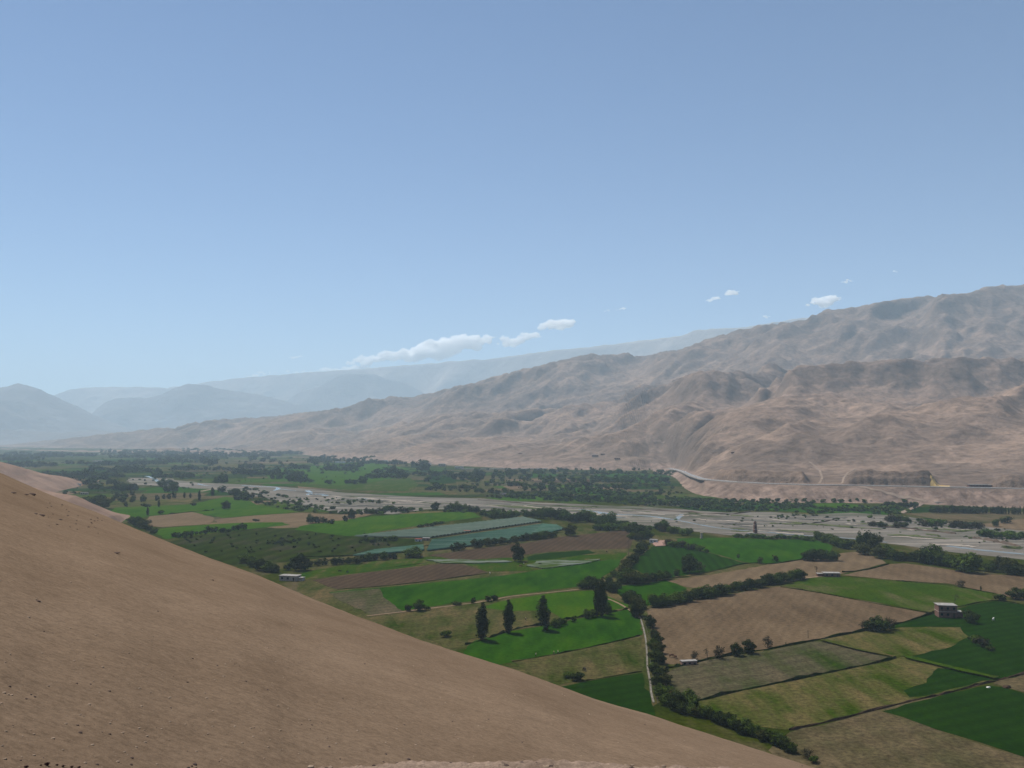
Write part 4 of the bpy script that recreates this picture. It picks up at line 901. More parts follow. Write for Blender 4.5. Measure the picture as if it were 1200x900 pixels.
# --- riverside trees on the right
for x, y, h, w_ in [(1084,660,20,24),(1094,661,24,28),(1104,662,20,24),(1076,658,13,18)]: T('dark' if h < 21 else 'round', x, y, h, w_, 'dense green tree in the tall left clump by the gravel river at the right', 'tall left clump by the gravel river')
for x, y, h, w_ in [(1125,669,20,24),(1134,671,24,28),(1143,668,17,20),(1116,664,14,18)]: T('round', x, y, h, w_, 'dense green tree in the tall middle clump by the gravel river at the right', 'tall middle clump by the gravel river')
for x, y, h, w_ in [(1161,670,14,16),(1171,670,19,14),(1181,673,20,18),(1190,674,15,18),(1199,675,14,18),(1209,676,16,18)]: T('dark', x, y, h, w_, 'dark tree in the clump by the gravel river at the right edge', 'clump by the river at the right edge')
row(['round','shrub','dark'], [(1043,655),(1060,657),(1074,660)], 11, 6, 'green bush left of the tall riverside clump', 'bushes left of the tall riverside clump', 1.3); row(['shrub','round'], [(1104,663),(1118,667)], 11, 6, 'green bush between the tall riverside clumps', 'bushes between the tall riverside clumps', 1.4)
for x, y, h, w_ in [(1008,640,18,10),(1018,644,22,16),(1025,645,20,18),(1012,650,14,20),(1030,654,15,20),(1040,651,14,18),(1050,657,12,16)]: T('dark', x, y, h, w_, 'dark tree in the clump at the right tip of the bright riverside field', 'clump at the tip of the bright riverside field')
for x, h in ((946,12),(953,14),(961,14),(969,13),(976,12)): T('dark', x, 657, h, h*1.35, 'dark bush in the broad clump below the bright riverside field', 'broad clump below the bright riverside field')
row(['round','shrub'], [(960,634),(975,637),(985,642),(1000,643)], 10, 5, 'green bush along the upper edge of the bright riverside field', 'bushes along the upper field edge by the river', 1.4)
row(['shrub','shrub_light'], [(862,630),(880,631),(900,631.5),(930,632.5),(958,634)], 5, 5, 'low bush on the gravel edge above the bright riverside field', 'low bushes on the gravel edge', 1.8)
T('round', 909, 658, 8, 9, 'small round tree on the lower edge of the bright field near its corner'); T('bare', 957, 674, 11, 8, 'small bare tree left of the low farm house')
row(['shrub_brown','shrub','shrub_light'], [(1040,612),(1056,611),(1070,613)], 8, 6, 'olive bush on the gravel island, left patch', 'olive bushes on the gravel island', 1.8)
for x, y, k in [(1023,617,'shrub_brown'),(1034,618,'shrub'),(1052,619,'shrub_brown'),(1060,618,'shrub')]: T(k, x, y, 6.5, 15, 'dark olive bush on the grey gravel bar', 'olive bushes on the grey gravel bar')
row(['shrub_brown','shrub_light'], [(1084,616),(1096,616),(1108,616)], 8, 5, 'olive bush on the gravel island, middle patch', 'olive bushes on the island middle', 1.8)
for x, y, h in [(1118,619,9),(1125,619,10),(1131,620,8),(1141,620,9),(1148,620,8)]: T('shrub_brown', x, y, h, h*1.6, 'brown bush on the near edge of the tan river pasture', 'brown bushes by the tan river pasture')
T('round', 1167, 617, 9, 9, 'dark reddish tree at the corner of the tan river pasture'); T('dark', 1178, 613, 8, 16, 'dark wide bush beside the reddish tree on the tan river pasture')
row(['shrub_light','shrub','light'], [(1150,629),(1163,630),(1175,631),(1190,631),(1206,632)], 9, 5, 'bright green bush on the riverbank at the right edge', 'bright green riverbank bushes', 1.4)
row(['poplar','dark'], [(1092,601),(1110,601.5),(1130,602),(1150,602),(1175,602.5),(1210,603)], 9, 3.6, 'slim dark tree in the windbreak under the bluff', 'windbreak under the bluff', .9, jy=.3, hv=.12)
row(['shrub','dark'], [(1040,594),(1055,594.5),(1075,595)], 6, 5, 'dark bush below the dirt ramp', 'dark bushes below the dirt ramp', 1.5)
# --- bushes below the turquoise rows
row(['dark','round'], [(408,661),(425,659),(440,657),(455,655),(470,654)], 9, 8, 'dark bush in the hedge between the wet pasture and the small netting strip', 'hedge below the small netting strip', 1.4)
for x, y, h in [(531,646,8),(537,645,10),(542,644,8)]: T('dark', x, y, h, h*1.1, 'dark bush in the left group of the hedge below the turquoise netting', 'left group below the netting')
for x, y, h, w_ in [(556,642,11,11),(562,642,10,12),(572,640,10,13),(579,639,9,11),(588,638,9,12)]: T('dark', x, y, h, w_, 'dark round bush in the middle of the hedge below the turquoise netting', 'middle of the hedge below the netting')
row(['dark','round'], [(597,637),(610,635),(625,632.5),(640,630),(655,628)], 8, 5.5, 'small dark bush at the right end of the hedge below the turquoise netting', 'right end of the hedge below the netting', 1.4)
row(['shrub','round'], [(430,636),(445,635),(458,634),(467,634)], 6, 6, 'low dark bush on the dark orchard edge', 'low bushes on the orchard edge', 1.4); row(['shrub'], [(491,618),(500,617),(512,615),(521,614)], 3.6, 5, 'low hedge bush between the green field and the grey netting', 'low hedge by the grey netting', 2.0)
# --- rows on the near bank of the river
for x, y, h in [(510,598,10),(523,599,7),(529,598,9),(536,599,12),(545,599,9),(552,600,8),(557,601,8)]: T('dark', x, y, h, h*1.15, 'dark tree in the group on top of the bright green field', 'group on top of the bright green field')
row(['round','dark','light'], [(565,604),(575,607),(590,608),(600,606),(612,606)], 9, 5.5, 'green tree in the row above the netting by the river', 'row above the netting by the river', 1.25)
for x, y, h in [(580,609,12),(631,607,12),(638,608,14),(645,608,14),(650,606,10),(625,607,11),(617,607,10)]: T('round', x, y, h, h*1.1, 'tall green tree in the riverside row above the netting', 'tall trees in the riverside row')
row(['dark','round','light'], [(655,609),(665,611),(675,613),(684,610),(692,612),(702,615),(710,616)], 12, 5, 'green tree in the thick riverside row right of the netting', 'thick riverside row right of the netting', 1.2)
row(['shrub','shrub_light','round'], [(700,622),(715,622),(730,621),(742,619)], 8, 5.5, 'green bush between the brown band and the river', 'bushes between the brown band and river', 1.6)
for x, y, h, w_ in [(364,613,11,13),(372,613,8,11),(380,613,7,10),(388,614,6,9),(412,608,12,11),(405,611,7,8)]: T('dark', x, y, h, w_, 'dark tree on the pale bare strip near the left riverbank', 'trees on the pale strip near the riverbank')
row(['dark','shrub'], [(430,603),(445,600),(455,598),(470,600),(488,600)], 6, 6, 'dark bush on the scrubby left riverbank', 'bushes on the scrubby left riverbank', 1.6)
# --- left meadow
T('dark', 265, 596.5, 10, 13, 'round dark tree alone in the green meadow at the left'); T('poplar', 233.5, 586.5, 12, 15, 'tall narrow tree in the middle of the left meadow')
for x, y, h in [(216,583.5,7),(223,583.5,6)]: T('poplar', x, y, h, 12, 'short column tree left of the tall narrow tree in the meadow', 'short column trees in the left meadow')
T('poplar', 249, 581, 10, 20, 'pointed dark tree right of the tall narrow tree in the meadow'); T('dark', 204, 576, 9, 12, 'dark round tree beside the pale curved path'); T('dark', 196, 576.5, 7, 12, 'lower dark tree left of the round one at the pale curved path')
for x, y, h in [(168,588,9),(184,587,7),(192,585,6),(198,585,7),(204,584,8)]: T('dark', x, y, h, h*.85, 'small dark tree in the upper row of the left meadow', 'upper row of the left meadow')
T('poplar', 186, 594, 8, 13, 'thin column tree at the left of the meadow centre'); T('poplar', 173, 604, 10, 14, 'thin column tree beside the pale bare plot'); T('shrub', 188, 603, 6, 10, 'dark bush on the hedge bank above the pale bare plot')
T('shrub', 227, 592.5, 4, 8, 'low dark bush under the column trees of the meadow'); T('shrub', 300, 611, 3, 8, 'low bush at the pale bare strip'); T('shrub', 171, 594, 4, 11, 'low dark hedge bush left of the meadow')
for x, y, h, w_ in [(108,592,11,16),(116,594,15,20),(122,596,13,18),(112,600,10,18),(104,589,7,14)]: T('dark', x, y, h, w_, 'big dark tree in the clump behind the left part of the sandy slope', 'big clump behind the sandy slope at the left')
for x, y, h, w_ in [(155,614,9,13),(162,617,12,16),(168,619,11,16),(174,622,8,13),(180,625,6,11)]: T('dark', x, y, h, w_, 'dark tree in the clump on the slope crest beside the pale plot', 'clump on the slope crest by the pale plot')
row(['dark','shrub'], [(203,630),(215,629),(230,627),(245,625),(257,624),(268,624),(278,622),(290,620)], 6.5, 6, 'dark bush in the hedge between the orchard and the thin green strip', 'hedge above the orchard', 1.2)
for x, y, h, w_ in [(288,660,12,18),(297,664,13,18),(306,668,14,20),(315,670,13,18),(322,671,9,14)]: T('dark', x, y, h, w_, 'dark tree in the clump on the slope crest left of the stone house', 'clump on the crest left of the stone house')
for x, y, h in [(337,668,8),(343,665,7),(363,664,7),(372,663,8),(380,662,8),(392,662,9),(400,661,8)]: T('dark', x, y, h, h*1.3, 'dark bush in the hedge beside the large round tree on the crest', 'hedge beside the large round crest tree')
row(['shrub','dark'], [(315,638),(330,636),(345,635),(355,634)], 4, 6, 'low bush in the line inside the dark orchard', 'low bushes inside the orchard', 1.6)
for k in range(75):
    x = trg.uniform(215, 480); y = 627+2.5*(k % 9)+trg.uniform(-.4,.4)+(x < 300)*(300-x)*.05
    T('shrub', x, y, trg.uniform(1.8, 3.2), trg.uniform(2.5, 5), 'small dark fruit bush in the orchard ground', 'fruit bushes of the dark orchard')
T('dark', 50, 568, 5, 8, 'dark bush at the foot of the pinkish spur'); T('shrub', 44, 569, 3, 10, 'low dark bush left of the bush on the pinkish spur'); T('shrub', 72, 572, 3.4, 5, 'small reddish bush on the terrace under the spur'); T('shrub', 79, 571, 4, 6, 'dark bush beside the reddish one on the terrace')
# --- far trees, placed over the fields as hedges, groves and lone trees
def far_ok(x, y):
    if inpoly(x, y, RIVER): return False
    if y > 604 and x < 500: return False
    return True
def far_row(x0, x1, y, slope_, h, sp, label, group, keys=('dark','dark','round','shrub')):
    x = x0
    while x < x1:
        yy = y+(x-x0)*slope_+trg.uniform(-.5, .5)
        if far_ok(x, yy): hh_ = h*trg.uniform(.6, 1.3); T(trg.choice(keys), x, yy, hh_, hh_*trg.uniform(1.0, 1.8), label, group)
        x += sp*trg.uniform(.5, 1.8)
LB1 = ('dark tree in the far hazy hedgerows at the left end of the valley', 'far hedgerows at the left end of the valley')
y = 529.5
while y < 575:
    t = (y-529)/45
    for seg in range(int(4.4-2.0*t)):
        x0 = trg.uniform(-60, 540); L_ = trg.uniform(25, 110)*(1.1-.4*t)
        if x0 > 380 and y < 540: continue
        far_row(x0, x0+L_, y+trg.uniform(-.8, .8), trg.uniform(-.015, .02), 3.4+4*t, 3.0+1.6*t, *LB1)
    y += 1.5+1.7*t
for cx, cy, n, sx_, sy_, h in [(q[0],q[1],int(q[2]*.65),q[3],q[4],q[5]) for q in [(305,540,16,14,2,5),(247,543,14,9,3,6),(205,536,14,12,2,5),(208,541,8,8,1,5),(105,556,12,9,2,6),(160,552,10,14,2,5),(258,566,16,9,4,8),(275,578,26,14,6,7),(290,585,14,12,3,6),(480,536,10,5,1,6),(495,548,20,10,4,7),(545,560,18,18,3,7),(560,563,20,20,3,6),(590,560,14,14,3,7),(505,563,10,10,3,6),(455,552,12,14,3,6),(440,560,10,14,2,5),(395,566,8,18,2,4),(130,567,12,10,3,6),(75,580,4,6,2,5),(140,582,16,14,4,5),(155,590,12,12,4,5),(370,543,10,12,2,5),(335,548,12,14,3,5),(385,537,10,14,1,4)]]:
    for k in range(n): 
        x, yy = cx+trg.gauss(0, sx_*.6), cy+trg.gauss(0, sy_*.6)
        if far_ok(x, yy): T(trg.choice(['dark','dark','round']), x, yy, h*trg.uniform(.6, 1.3), h*trg.uniform(.9, 1.8), 'dark tree in one of the far groves beyond the river bend', 'far groves beyond the river bend')
for x0, x1, y, sl_, h in [(600,790,556,.0,6),(600,700,553,0,4),(610,780,562,.01,7),(640,785,566,.0,7),(600,740,570,.02,7),(615,700,575,.02,7),(690,790,579,.02,6),(600,700,582,.03,6),(650,790,584,.03,6),(560,640,578,.03,6),(560,620,570,0,6),(785,1085,588,.004,5),(790,960,590,.01,5),(700,860,588,.04,6),(880,960,603,0,5),(960,1050,603,.0,5),(640,760,586.5,.03,5),(500,600,575,.03,5),(560,780,551.5,-.003,3.5),(780,850,592,.09,6),(860,900,597,0,5)]:
    far_row(x0, x1, y, sl_, h*.9, 7.5, 'green tree in the thickets between the river and the highway', 'thickets between the river and the highway', ('dark','round','shrub','round','light'))
# make them: the largest 300 of a kind on their own, the rest as one mass
groups_n = {}
TREES.sort(key=lambda t: -t[0]); cnt = {}; rest = []
for (h, key, P, w_, hm, lb, gp) in TREES:
    nm = NAME[key]; cnt[nm] = cnt.get(nm, 0)+1
    kind = (0 if nm == 'poplar_tree' else 1)
    if cnt[nm] > 290 or (lb is None): rest.append((key, P, w_, hm)); continue
    v_ = trg.randrange(len(PROTO[key])); crown, trunk, one = PROTO[key][v_]
    sc = (w_*(1.0 if 'shrub' not in key else .72), w_*(1.0 if 'shrub' not in key else .72), hm*(1.05 if nm != 'shrub' else 1.1))
    if 'poplar' in key: sc = (w_*1.05, w_*1.05, hm*1.02)
    elif 'shrub' not in key: sc = (sc[0]*1.15, sc[1]*1.15, sc[2])
    rz = trg.uniform(0, 6.28) if key != 'poplar_loose' else trg.uniform(-.3, .3)
    if h >= 11:
        r_ = bpy.data.objects.new(nm, None); COL.objects.link(r_); r_.empty_display_size = .2
        c_ = link('crown', crown, r_); t_ = link('trunk', trunk, r_)
    else: r_ = link(nm, one)
    r_.location = P; r_.scale = sc; r_.rotation_euler.z = rz
    tag(r_, lb, CAT[nm], gp)
def low(key, n, size, seed, leaf):
    fn = dict(round=make_round, poplar=make_poplar, shrub=make_shrub)[key]; L, (v_, f_), tb = fn(seed, n, size); return mesh_from('low', v_, f_, M[leaf])
LOW = [low('round', 130, .12, 1, 'leaf'), low('round', 130, .12, 2, 'leafdark'), low('shrub', 110, .19, 3, 'leafdark'), low('poplar', 110, .07, 4, 'leafdark'), low('shrub', 110, .19, 5, 'leaflight')]
it = []
for key, P, w_, hm in rest:
    k = {'poplar':3, 'poplar_loose':3, 'shrub':2, 'shrub_light':4, 'light':0, 'round':0}.get(key, 1); f_ = .75 if k in (2, 4) else 1.15
    it.append((k, tuple(P), (w_*f_, w_*f_, hm*1.05), trg.uniform(0, 6), {0:0,1:1,2:1,3:1,4:2}[k]))
if it: scatter_mesh('distant_trees', LOW, it, [M['leaf'], M['leafdark'], M['leaflight']], 'mass of far small trees scattered over the valley floor', cat='trees')
# riverside scrub: nobody could count it
it = []
SCRUB = [([(560,583),(640,577),(700,577),(780,582),(850,587),(950,593),(1040,594),(1085,597),(1060,603),(1000,600),(950,602),(900,599),(850,600),(790,595),(700,590),(620,586)], 1150, 3.4),
         ([(600,556),(790,552),(786,566),(800,580),(700,576),(600,572),(560,566)], 480, 2.8),
         ([(300,584),(345,589),(400,598),(450,601),(480,598),(560,598),(620,600),(700,606),(745,613),(790,621),(750,622),(700,610),(600,602),(500,600),(430,604),(350,600),(300,590)], 430, 3.2),
         ([(270,570),(300,574),(340,583),(400,583),(440,588),(480,590),(400,592),(330,588),(280,580)], 150, 2.8),
         ([(620,600),(760,606),(900,606),(1000,606),(1100,614),(1200,626),(1200,648),(1100,634),(1000,622),(900,622),(800,616),(700,606)], 120, 1.9),
         ([(990,605),(1040,606),(1100,612),(1170,619),(1210,624),(1210,632),(1150,628),(1080,619),(1000,612)], 70, 3.2),
         ([(830,604),(960,604),(1000,612),(900,608)], 50, 2.2),
         ([(-10,530),(200,534),(340,534),(450,545),(560,551),(560,570),(300,566),(100,585),(0,560)], 420, 2.2)]
for P_, n, h in SCRUB:
    xs = [p[0] for p in P_]; ys = [p[1] for p in P_]; k = 0
    while k < n:
        x = trg.uniform(min(xs), max(xs)); y = trg.uniform(min(ys), max(ys))
        if not inpoly(x, y, P_): continue
        k += 1
        if math.sin(x*.21+3*math.sin(y*.9))+math.sin(x*.057+y*.6) < -.35: continue
        P = ground(x, y); q = h*P.y/F*trg.uniform(.5, 1.3); c_ = trg.choice((1, 2, 2, 4, 4, 0)); it.append((c_ if c_ != 0 else 0, tuple(P), (q*1.3, q*1.3, q), trg.uniform(0, 6), {0:0,1:1,2:1,4:2}[c_]))
scatter_mesh('scrub', LOW, it, [M['leaf'], M['leafdark'], M['leaflight']], 'low green scrub along the river and between the fields', cat='scrub')
# ------------------------------------------------------------------ buildings
M['brick'] = flat_mat('brown_brick', (.15,.085,.068), .25, 1.5); M['adobe'] = flat_mat('pink_adobe', (.24,.15,.12), .15, .8)
M['whitewall'] = flat_mat('white_plaster', (.48,.46,.43), .08, .7); M['roofpale'] = flat_mat('pale_roof_sheet', (.235,.22,.205), .3, .6)
M['roofred'] = flat_mat('red_roof', (.22,.07,.05), .25, .8); M['darkglass'] = flat_mat('dark_opening', (.02,.02,.022), .2, 1); M['wood'] = flat_mat('dark_wood', (.08,.06,.045), .3, 3)
M['stonewall'] = flat_mat('pale_stone', (.34,.28,.23), .35, 1.2); M['blueroof'] = flat_mat('bluish_roof', (.30,.34,.38), .1, .5)
def building(name, label, cat, P, w_, d_, h_, rot, wall, roof, nwin=2, storeys=1, annex=None, slant=.0, over=.35):
    e = bpy.data.objects.new(name, None); COL.objects.link(e); e.location = P; e.rotation_euler.z = rot; tag(e, label, cat)
    MB().box(0, 0, h_/2-.2, w_, d_, h_+.4).build('wall', M[wall], e)
    r_ = MB().box(0, 0, h_+.14, w_+over*2, d_+over*2, .24); o = r_.build('roof', M[roof], e); o.rotation_euler.x = slant
    if storeys == 2: MB().box(0, -.06, h_*.5, w_+.3, d_+.25, .22).build('floor_band', M['stonewall'], e)
    for s in range(storeys):
        zc = h_/storeys*(s+.55)
        for k in range(nwin):
            x = w_*((k+.5)/nwin-.5)
            if s == 0 and k == nwin-1: continue
            f = MB().box(x, -d_/2-.03, zc, min(1.7, w_*.14), .10, h_/storeys*.42).build('window', M['wood'], e)
            MB().box(x, -d_/2-.07, zc, min(1.4, w_*.11), .06, h_/storeys*.34).build('pane', M['darkglass'], f)
    x = w_*((nwin-.5)/nwin-.5); MB().box(x, -d_/2-.03, h_/storeys*.36, 1.1, .1, h_/storeys*.72).build('door', M['wood'], e)
    if annex:
        ax, aw, ad, ah = annex; MB().box(ax, .3, ah/2-.1, aw, ad, ah+.2).build('annex', M[wall], e); MB().box(ax, .25, ah+.12, aw+.5, ad+.6, .2).build('annex_roof', M['roofpale'], e)
    return e
P = ground(1108.5, 722.5); building('farm_house', 'two storey brown brick farm house with pale flat roof in the green field', 'house', P, 9.6, 7.5, 6.6, R(-8), 'brick', 'roofpale', 3, 2, (6.6, 3.6, 5, 3.0))
P = ground(974, 675.5); building('farm_house', 'low farm house with pale pink roof between the light green field and bare field', 'house', P, 11, 6, 2.6, R(-4), 'brick', 'roofpale', 3, 1, (-8.0, 4, 4, 2), over=.5)
P = ground(340, 680); building('stone_house', 'pale stone house half hidden behind the crest of the sandy slope', 'house', P, 13, 7, 3.4, R(-14), 'stonewall', 'roofpale', 3, 1, (8.2, 4, 4, 2.2), over=.4)
P = ground(766, 636); building('cottage', 'small white cottage by the trees above the textured crop', 'house', P, 7, 5, 3.0, R(-22), 'whitewall', 'roofpale', 2, 1, over=.3)
P = ground(807, 778.5); building('hut', 'low pink adobe hut beside the row of small trees', 'hut', P, 7.0, 2.6, 1.5, R(12), 'adobe', 'roofpale', 3, 1, over=.15)
u = 1143; P = hill_pt(u, float(DRoad(u))+22); building('roadside_house', 'long low roadside building on the highway terrace with pale roof', 'building', P, 28, 9, 4.2, R(-5), 'brick', 'roofpale', 6, 1, (17.5, 7, 7, 3.4), over=.8)
P = ground(1120, 590.5); building('farm_shed', 'long shed with bright white roof at the foot of the bluff', 'building', P, 20, 9, 6.0, R(6), 'brick', 'roofpale', 5, 1, (-16, 12, 7, 4.5), slant=R(8), over=1)
P = ground(1102, 591); building('farm_shed', 'pale low shed left of the white roofed shed at the foot of the bluff', 'building', P, 14, 7, 3.2, R(2), 'stonewall', 'roofpale', 3, 1, over=.6)
P = ground(490.5, 634.5); building('field_shed', 'small red and white shed at the left of the netted rows', 'shed', P, 6, 4, 2.4, R(-8), 'whitewall', 'roofred', 2, 1)
P = ground(499.5, 633.5); building('field_shed', 'red roofed shed beside the red and white one in the netted rows', 'shed', P, 6.5, 4, 2.5, R(-8), 'adobe', 'roofpale', 2, 1)
P = ground(547.5, 624); building('field_shed', 'dull red shed in the middle of the netted rows', 'shed', P, 6.5, 4, 1.9, R(-8), 'adobe', 'roofred', 2, 1)
for x, y, w_, h_, wl, rf, lb in [
 (450,542,30,9,'whitewall','roofpale','white house far beyond the river under the brown hills'), (464,544,22,7,'adobe','roofpale','pale roofed house right of the white house under the hills'), (502,545,18,7,'whitewall','roofpale','small white house left of the dark tree clump under the hills'),
 (518,546.5,24,9,'stonewall','roofpale','wide white roofed building beside the start of the highway'), (538,549,28,5,'stonewall','blueroof','long low bluish roofed building at the start of the highway'), (112,532.5,46,6,'whitewall','roofpale','long white building at the far end of the valley'),
 (115,541,36,6,'stonewall','roofpale','pale building among trees at the far left'), (190,541,40,6,'whitewall','roofpale','white walled building among the far trees'), (218,541,34,6,'stonewall','roofpale','pale long building among the far trees right of the white walled one'),
 (399,542.5,36,6,'whitewall','roofpale','pale low building under the far brown hills'), (372,546,14,5,'adobe','roofpale','small pale house in the far green slopes'), (367,541,16,5,'stonewall','roofpale','tiny far house above the green slope'),
 (92,569.5,9,5,'whitewall','roofpale','small white hut in the meadow near the pinkish spur'), (99,579.5,12,3.5,'stonewall','roofpale','pale roof shed on the terrace below the spur'), (84,586.5,10,3,'stonewall','roofpale','low pale hut where the sandy slope meets the terrace'),
 (627,547.5,20,6,'whitewall','roofpale','white house at the left of the highway under the hills'), (635,547.5,15,6,'adobe','roofpale','small adobe house beside the highway white house'), (1035,521,0,0,'','',''),
 (590,580,9,3,'stonewall','roofpale','small hut among the riverside trees'), (651,553,16,5,'stonewall','roofpale','low shed below the highway among trees')]:
    if w_: building('far_house', lb, 'house', ground(x, y), w_, w_*.45, h_, R(trg.uniform(-20, 10)), wl, rf, 3, 1, over=.5)
for (x, y, w_, h_, lb) in [(697,535,26,6,'low long walls of a hillside compound above the highway'), (706,533,18,5,'upper hillside shed of the compound above the highway'), (723,538,22,5,'right hand hillside shed near the pale scars'), (858,531,10,3,'small lone hut on the brown hillside above the terrace'), (610,532,18,4,'low dark shed on the hillside left of the compound')]:
    P = hill_hit(x, y); building('hillside_shed', lb, 'shed', P, w_*.8, w_*.35, h_*.8, R(trg.uniform(-15, 10)), 'adobe', 'stonewall', 3, 1, over=.4)
# brown tower and pillar by the river
P = ground(885, 625); e = bpy.data.objects.new('tower', None); COL.objects.link(e); e.location = P; e.rotation_euler.z = R(10); tag(e, 'narrow brown brick tower standing alone by the river gravel', 'tower')
mb = MB(); mb.box(0,0,2,3.4,3.4,4.2); mb.box(0,0,6.4,2.7,2.7,4.6); mb.box(0,0,10,2.1,2.1,2.6); mb.build('shaft', M['brick'], e)
MB().box(0,0,4.2,3.9,3.9,.4).build('ledge', M['stonewall'], e); MB().box(0,0,8.8,3.1,3.1,.35).build('ledge', M['stonewall'], e); mb = MB(); mb.box(0,0,11.5,2.7,2.7,.4); mb.box(0,0,12.0,1.2,1.2,.8); mb.build('cap', M['brick'], e)
MB().box(0,-1.37,6.3,.9,.1,1.5).build('opening', M['darkglass'], e)
P = ground(880, 626.5); building('white_shelter', 'low white shelter at the foot of the narrow brown tower', 'shelter', P, 7, 3, 1.6, R(14), 'whitewall', 'roofpale', 2, 1, over=.2)
P = ground(822, 631); e = bpy.data.objects.new('pillar', None); COL.objects.link(e); e.location = P; tag(e, 'short grey stone pillar on the field edge left of the brown tower', 'pillar')
MB().box(0,0,2.6,1.9,1.9,5.4).build('shaft', M['stonewall'], e); MB().box(0,0,5.5,2.5,2.5,.4).build('cap', M['stonewall'], e); MB().box(0,0,.4,2.6,2.6,.9).build('base', M['stonewall'], e)
# ------------------------------------------------------------------ canal, posts, poles
can = [ground(x, y) for x, y in [(751,726),(753.5,735),(756,746),(757.3,756),(758,766),(758.3,778),(760,790),(762,800),(763,812),(766,824)]]
CR = [(-.5,0),(-.5,.62),(-.32,.62),(-.32,.2),(.32,.2),(.32,.62),(.5,.62),(.5,0)]
o = ribbon('canal', can, .75, M['concrete'], None, cross=CR, z=0.1, wob=.03, sub=3, kind=None); tag(o, 'straight pale concrete irrigation canal running down to the dark clump', 'canal')
def post_mesh():
    mb = MB(); mb.box(0,0,.55,.17,.17,1.2); mb.box(0,0,1.2,.22,.22,.12); return mb.mesh('fence_post', M['concrete'])
PM = post_mesh()
for k in range(34):
    t = k/33*(len(can)-1); i = min(int(t), len(can)-2); p = can[i].lerp(can[i+1], t-i)+Vector((1.6, 0, 0))
    o = link('fence_post', PM); o.location = p; tag(o, 'short pale concrete post along the right side of the canal', 'post', 'posts along the canal')
def pole(P, h_, label, group=None, arm=True):
    e = bpy.data.objects.new('utility_pole', None); COL.objects.link(e); e.location = P; tag(e, label, 'pole', group)
    MB().tube((0,0,-.2), (0,0,h_), .17, .11, 8).build('post', M['wood'], e)
    if arm: mb = MB(); mb.box(0,0,h_-.7,2.0,.14,.16); mb.build('crossarm', M['wood'], e); q = MB(); [q.box(x_,0,h_-.5,.12,.12,.25) for x_ in (-.85, 0, .85)]; q.build('insulators', M['concrete'], e)
pole(ground(736.5, 652), 13.5, 'tall thin utility pole at the corner of the brown ploughed band')
pole(ground(947, 750-2), 4.2, 'short wooden pole on the lower edge of the large bare field', arm=False)
for i, u in enumerate((850, 905, 965, 1030, 1095, 1165)):
    pole(hill_pt(u, float(DRoad(u))+13), 8.5, 'utility pole beside the highway on the terrace', 'utility poles beside the highway')
# ------------------------------------------------------------------ vehicles on the highway
M['carwhite'] = flat_mat('white_car_paint', (.6,.6,.6), .05, 1, .35); M['tyre'] = flat_mat('tyre_rubber', (.02,.02,.02), .2, 5)
def car(u, off, label):
    p = road_pts([u, u+2]); d = (p[1]-p[0]).normalized(); e = bpy.data.objects.new('parked_car', None); COL.objects.link(e)
    n_ = Vector((-d.y, d.x, 0)); e.location = p[0]+n_*off+Vector((0,0,1.06)); e.rotation_euler.z = math.atan2(d.y, d.x); tag(e, label, 'car')
    bm = bmesh.new(); prof = [(-2.2,.35),(-2.25,.85),(-1.5,1.0),(-1.0,1.5),(.6,1.52),(1.2,1.02),(2.1,.85),(2.2,.35)]
    a = [bm.verts.new((x, -.85, z)) for x, z in prof]; b2 = [bm.verts.new((x, .85, z)) for x, z in prof]; bm.faces.new(a); bm.faces.new(b2[::-1])
    for i in range(len(prof)): j = (i+1) % len(prof); bm.faces.new((a[j], a[i], b2[i], b2[j]))
    bmesh.ops.recalc_face_normals(bm, faces=bm.faces); me = bpy.data.meshes.new('body'); bm.to_mesh(me); bm.free(); me.materials.append(M['carwhite']); link('body', me, e)
    MB().box(-.2,0,1.24,1.5,1.74,.3).build('side_glass', M['darkglass'], e)
    for x in (-1.35, 1.35):
        for y in (-.8, .8): MB().tube((x, y-.1, .33), (x, y+.1, .33), .33, .33, 12).build('wheel', M['tyre'], e)
car(802, 1.8, 'small white car coming round the bend of the highway')
# ------------------------------------------------------------------ people and animals in the fields
M['skin'] = flat_mat('skin', (.30,.17,.11), .1, 8); M['shirtw'] = flat_mat('pale_shirt', (.6,.58,.55), .1, 8); M['shirtd'] = flat_mat('dark_shirt', (.05,.06,.09), .2, 8); M['trous'] = flat_mat('dark_trousers', (.035,.035,.045), .2, 8); M['straw'] = flat_mat('straw_hat', (.45,.36,.2), .1, 20)
def skin_mesh(name, pts, edges, rad, mat, sub=1):
    me = bpy.data.meshes.new(name+'_base'); me.from_pydata(pts, edges, []); o = bpy.data.objects.new(name, me); COL.objects.link(o)
    md = o.modifiers.new('s', 'SKIN'); 
    for i, r_ in enumerate(rad): me.skin_vertices[0].data[i].radius = (r_, r_)
    me.skin_vertices[0].data[0].use_root = True; md.use_smooth_shade = True
    if sub: o.modifiers.new('d', 'SUBSURF').levels = sub
    dg = bpy.context.evaluated_depsgraph_get(); m2 = bpy.data.meshes.new_from_object(o.evaluated_get(dg)); m2.name = name
    bpy.data.objects.remove(o); m2.materials.clear(); m2.materials.append(mat); return m2
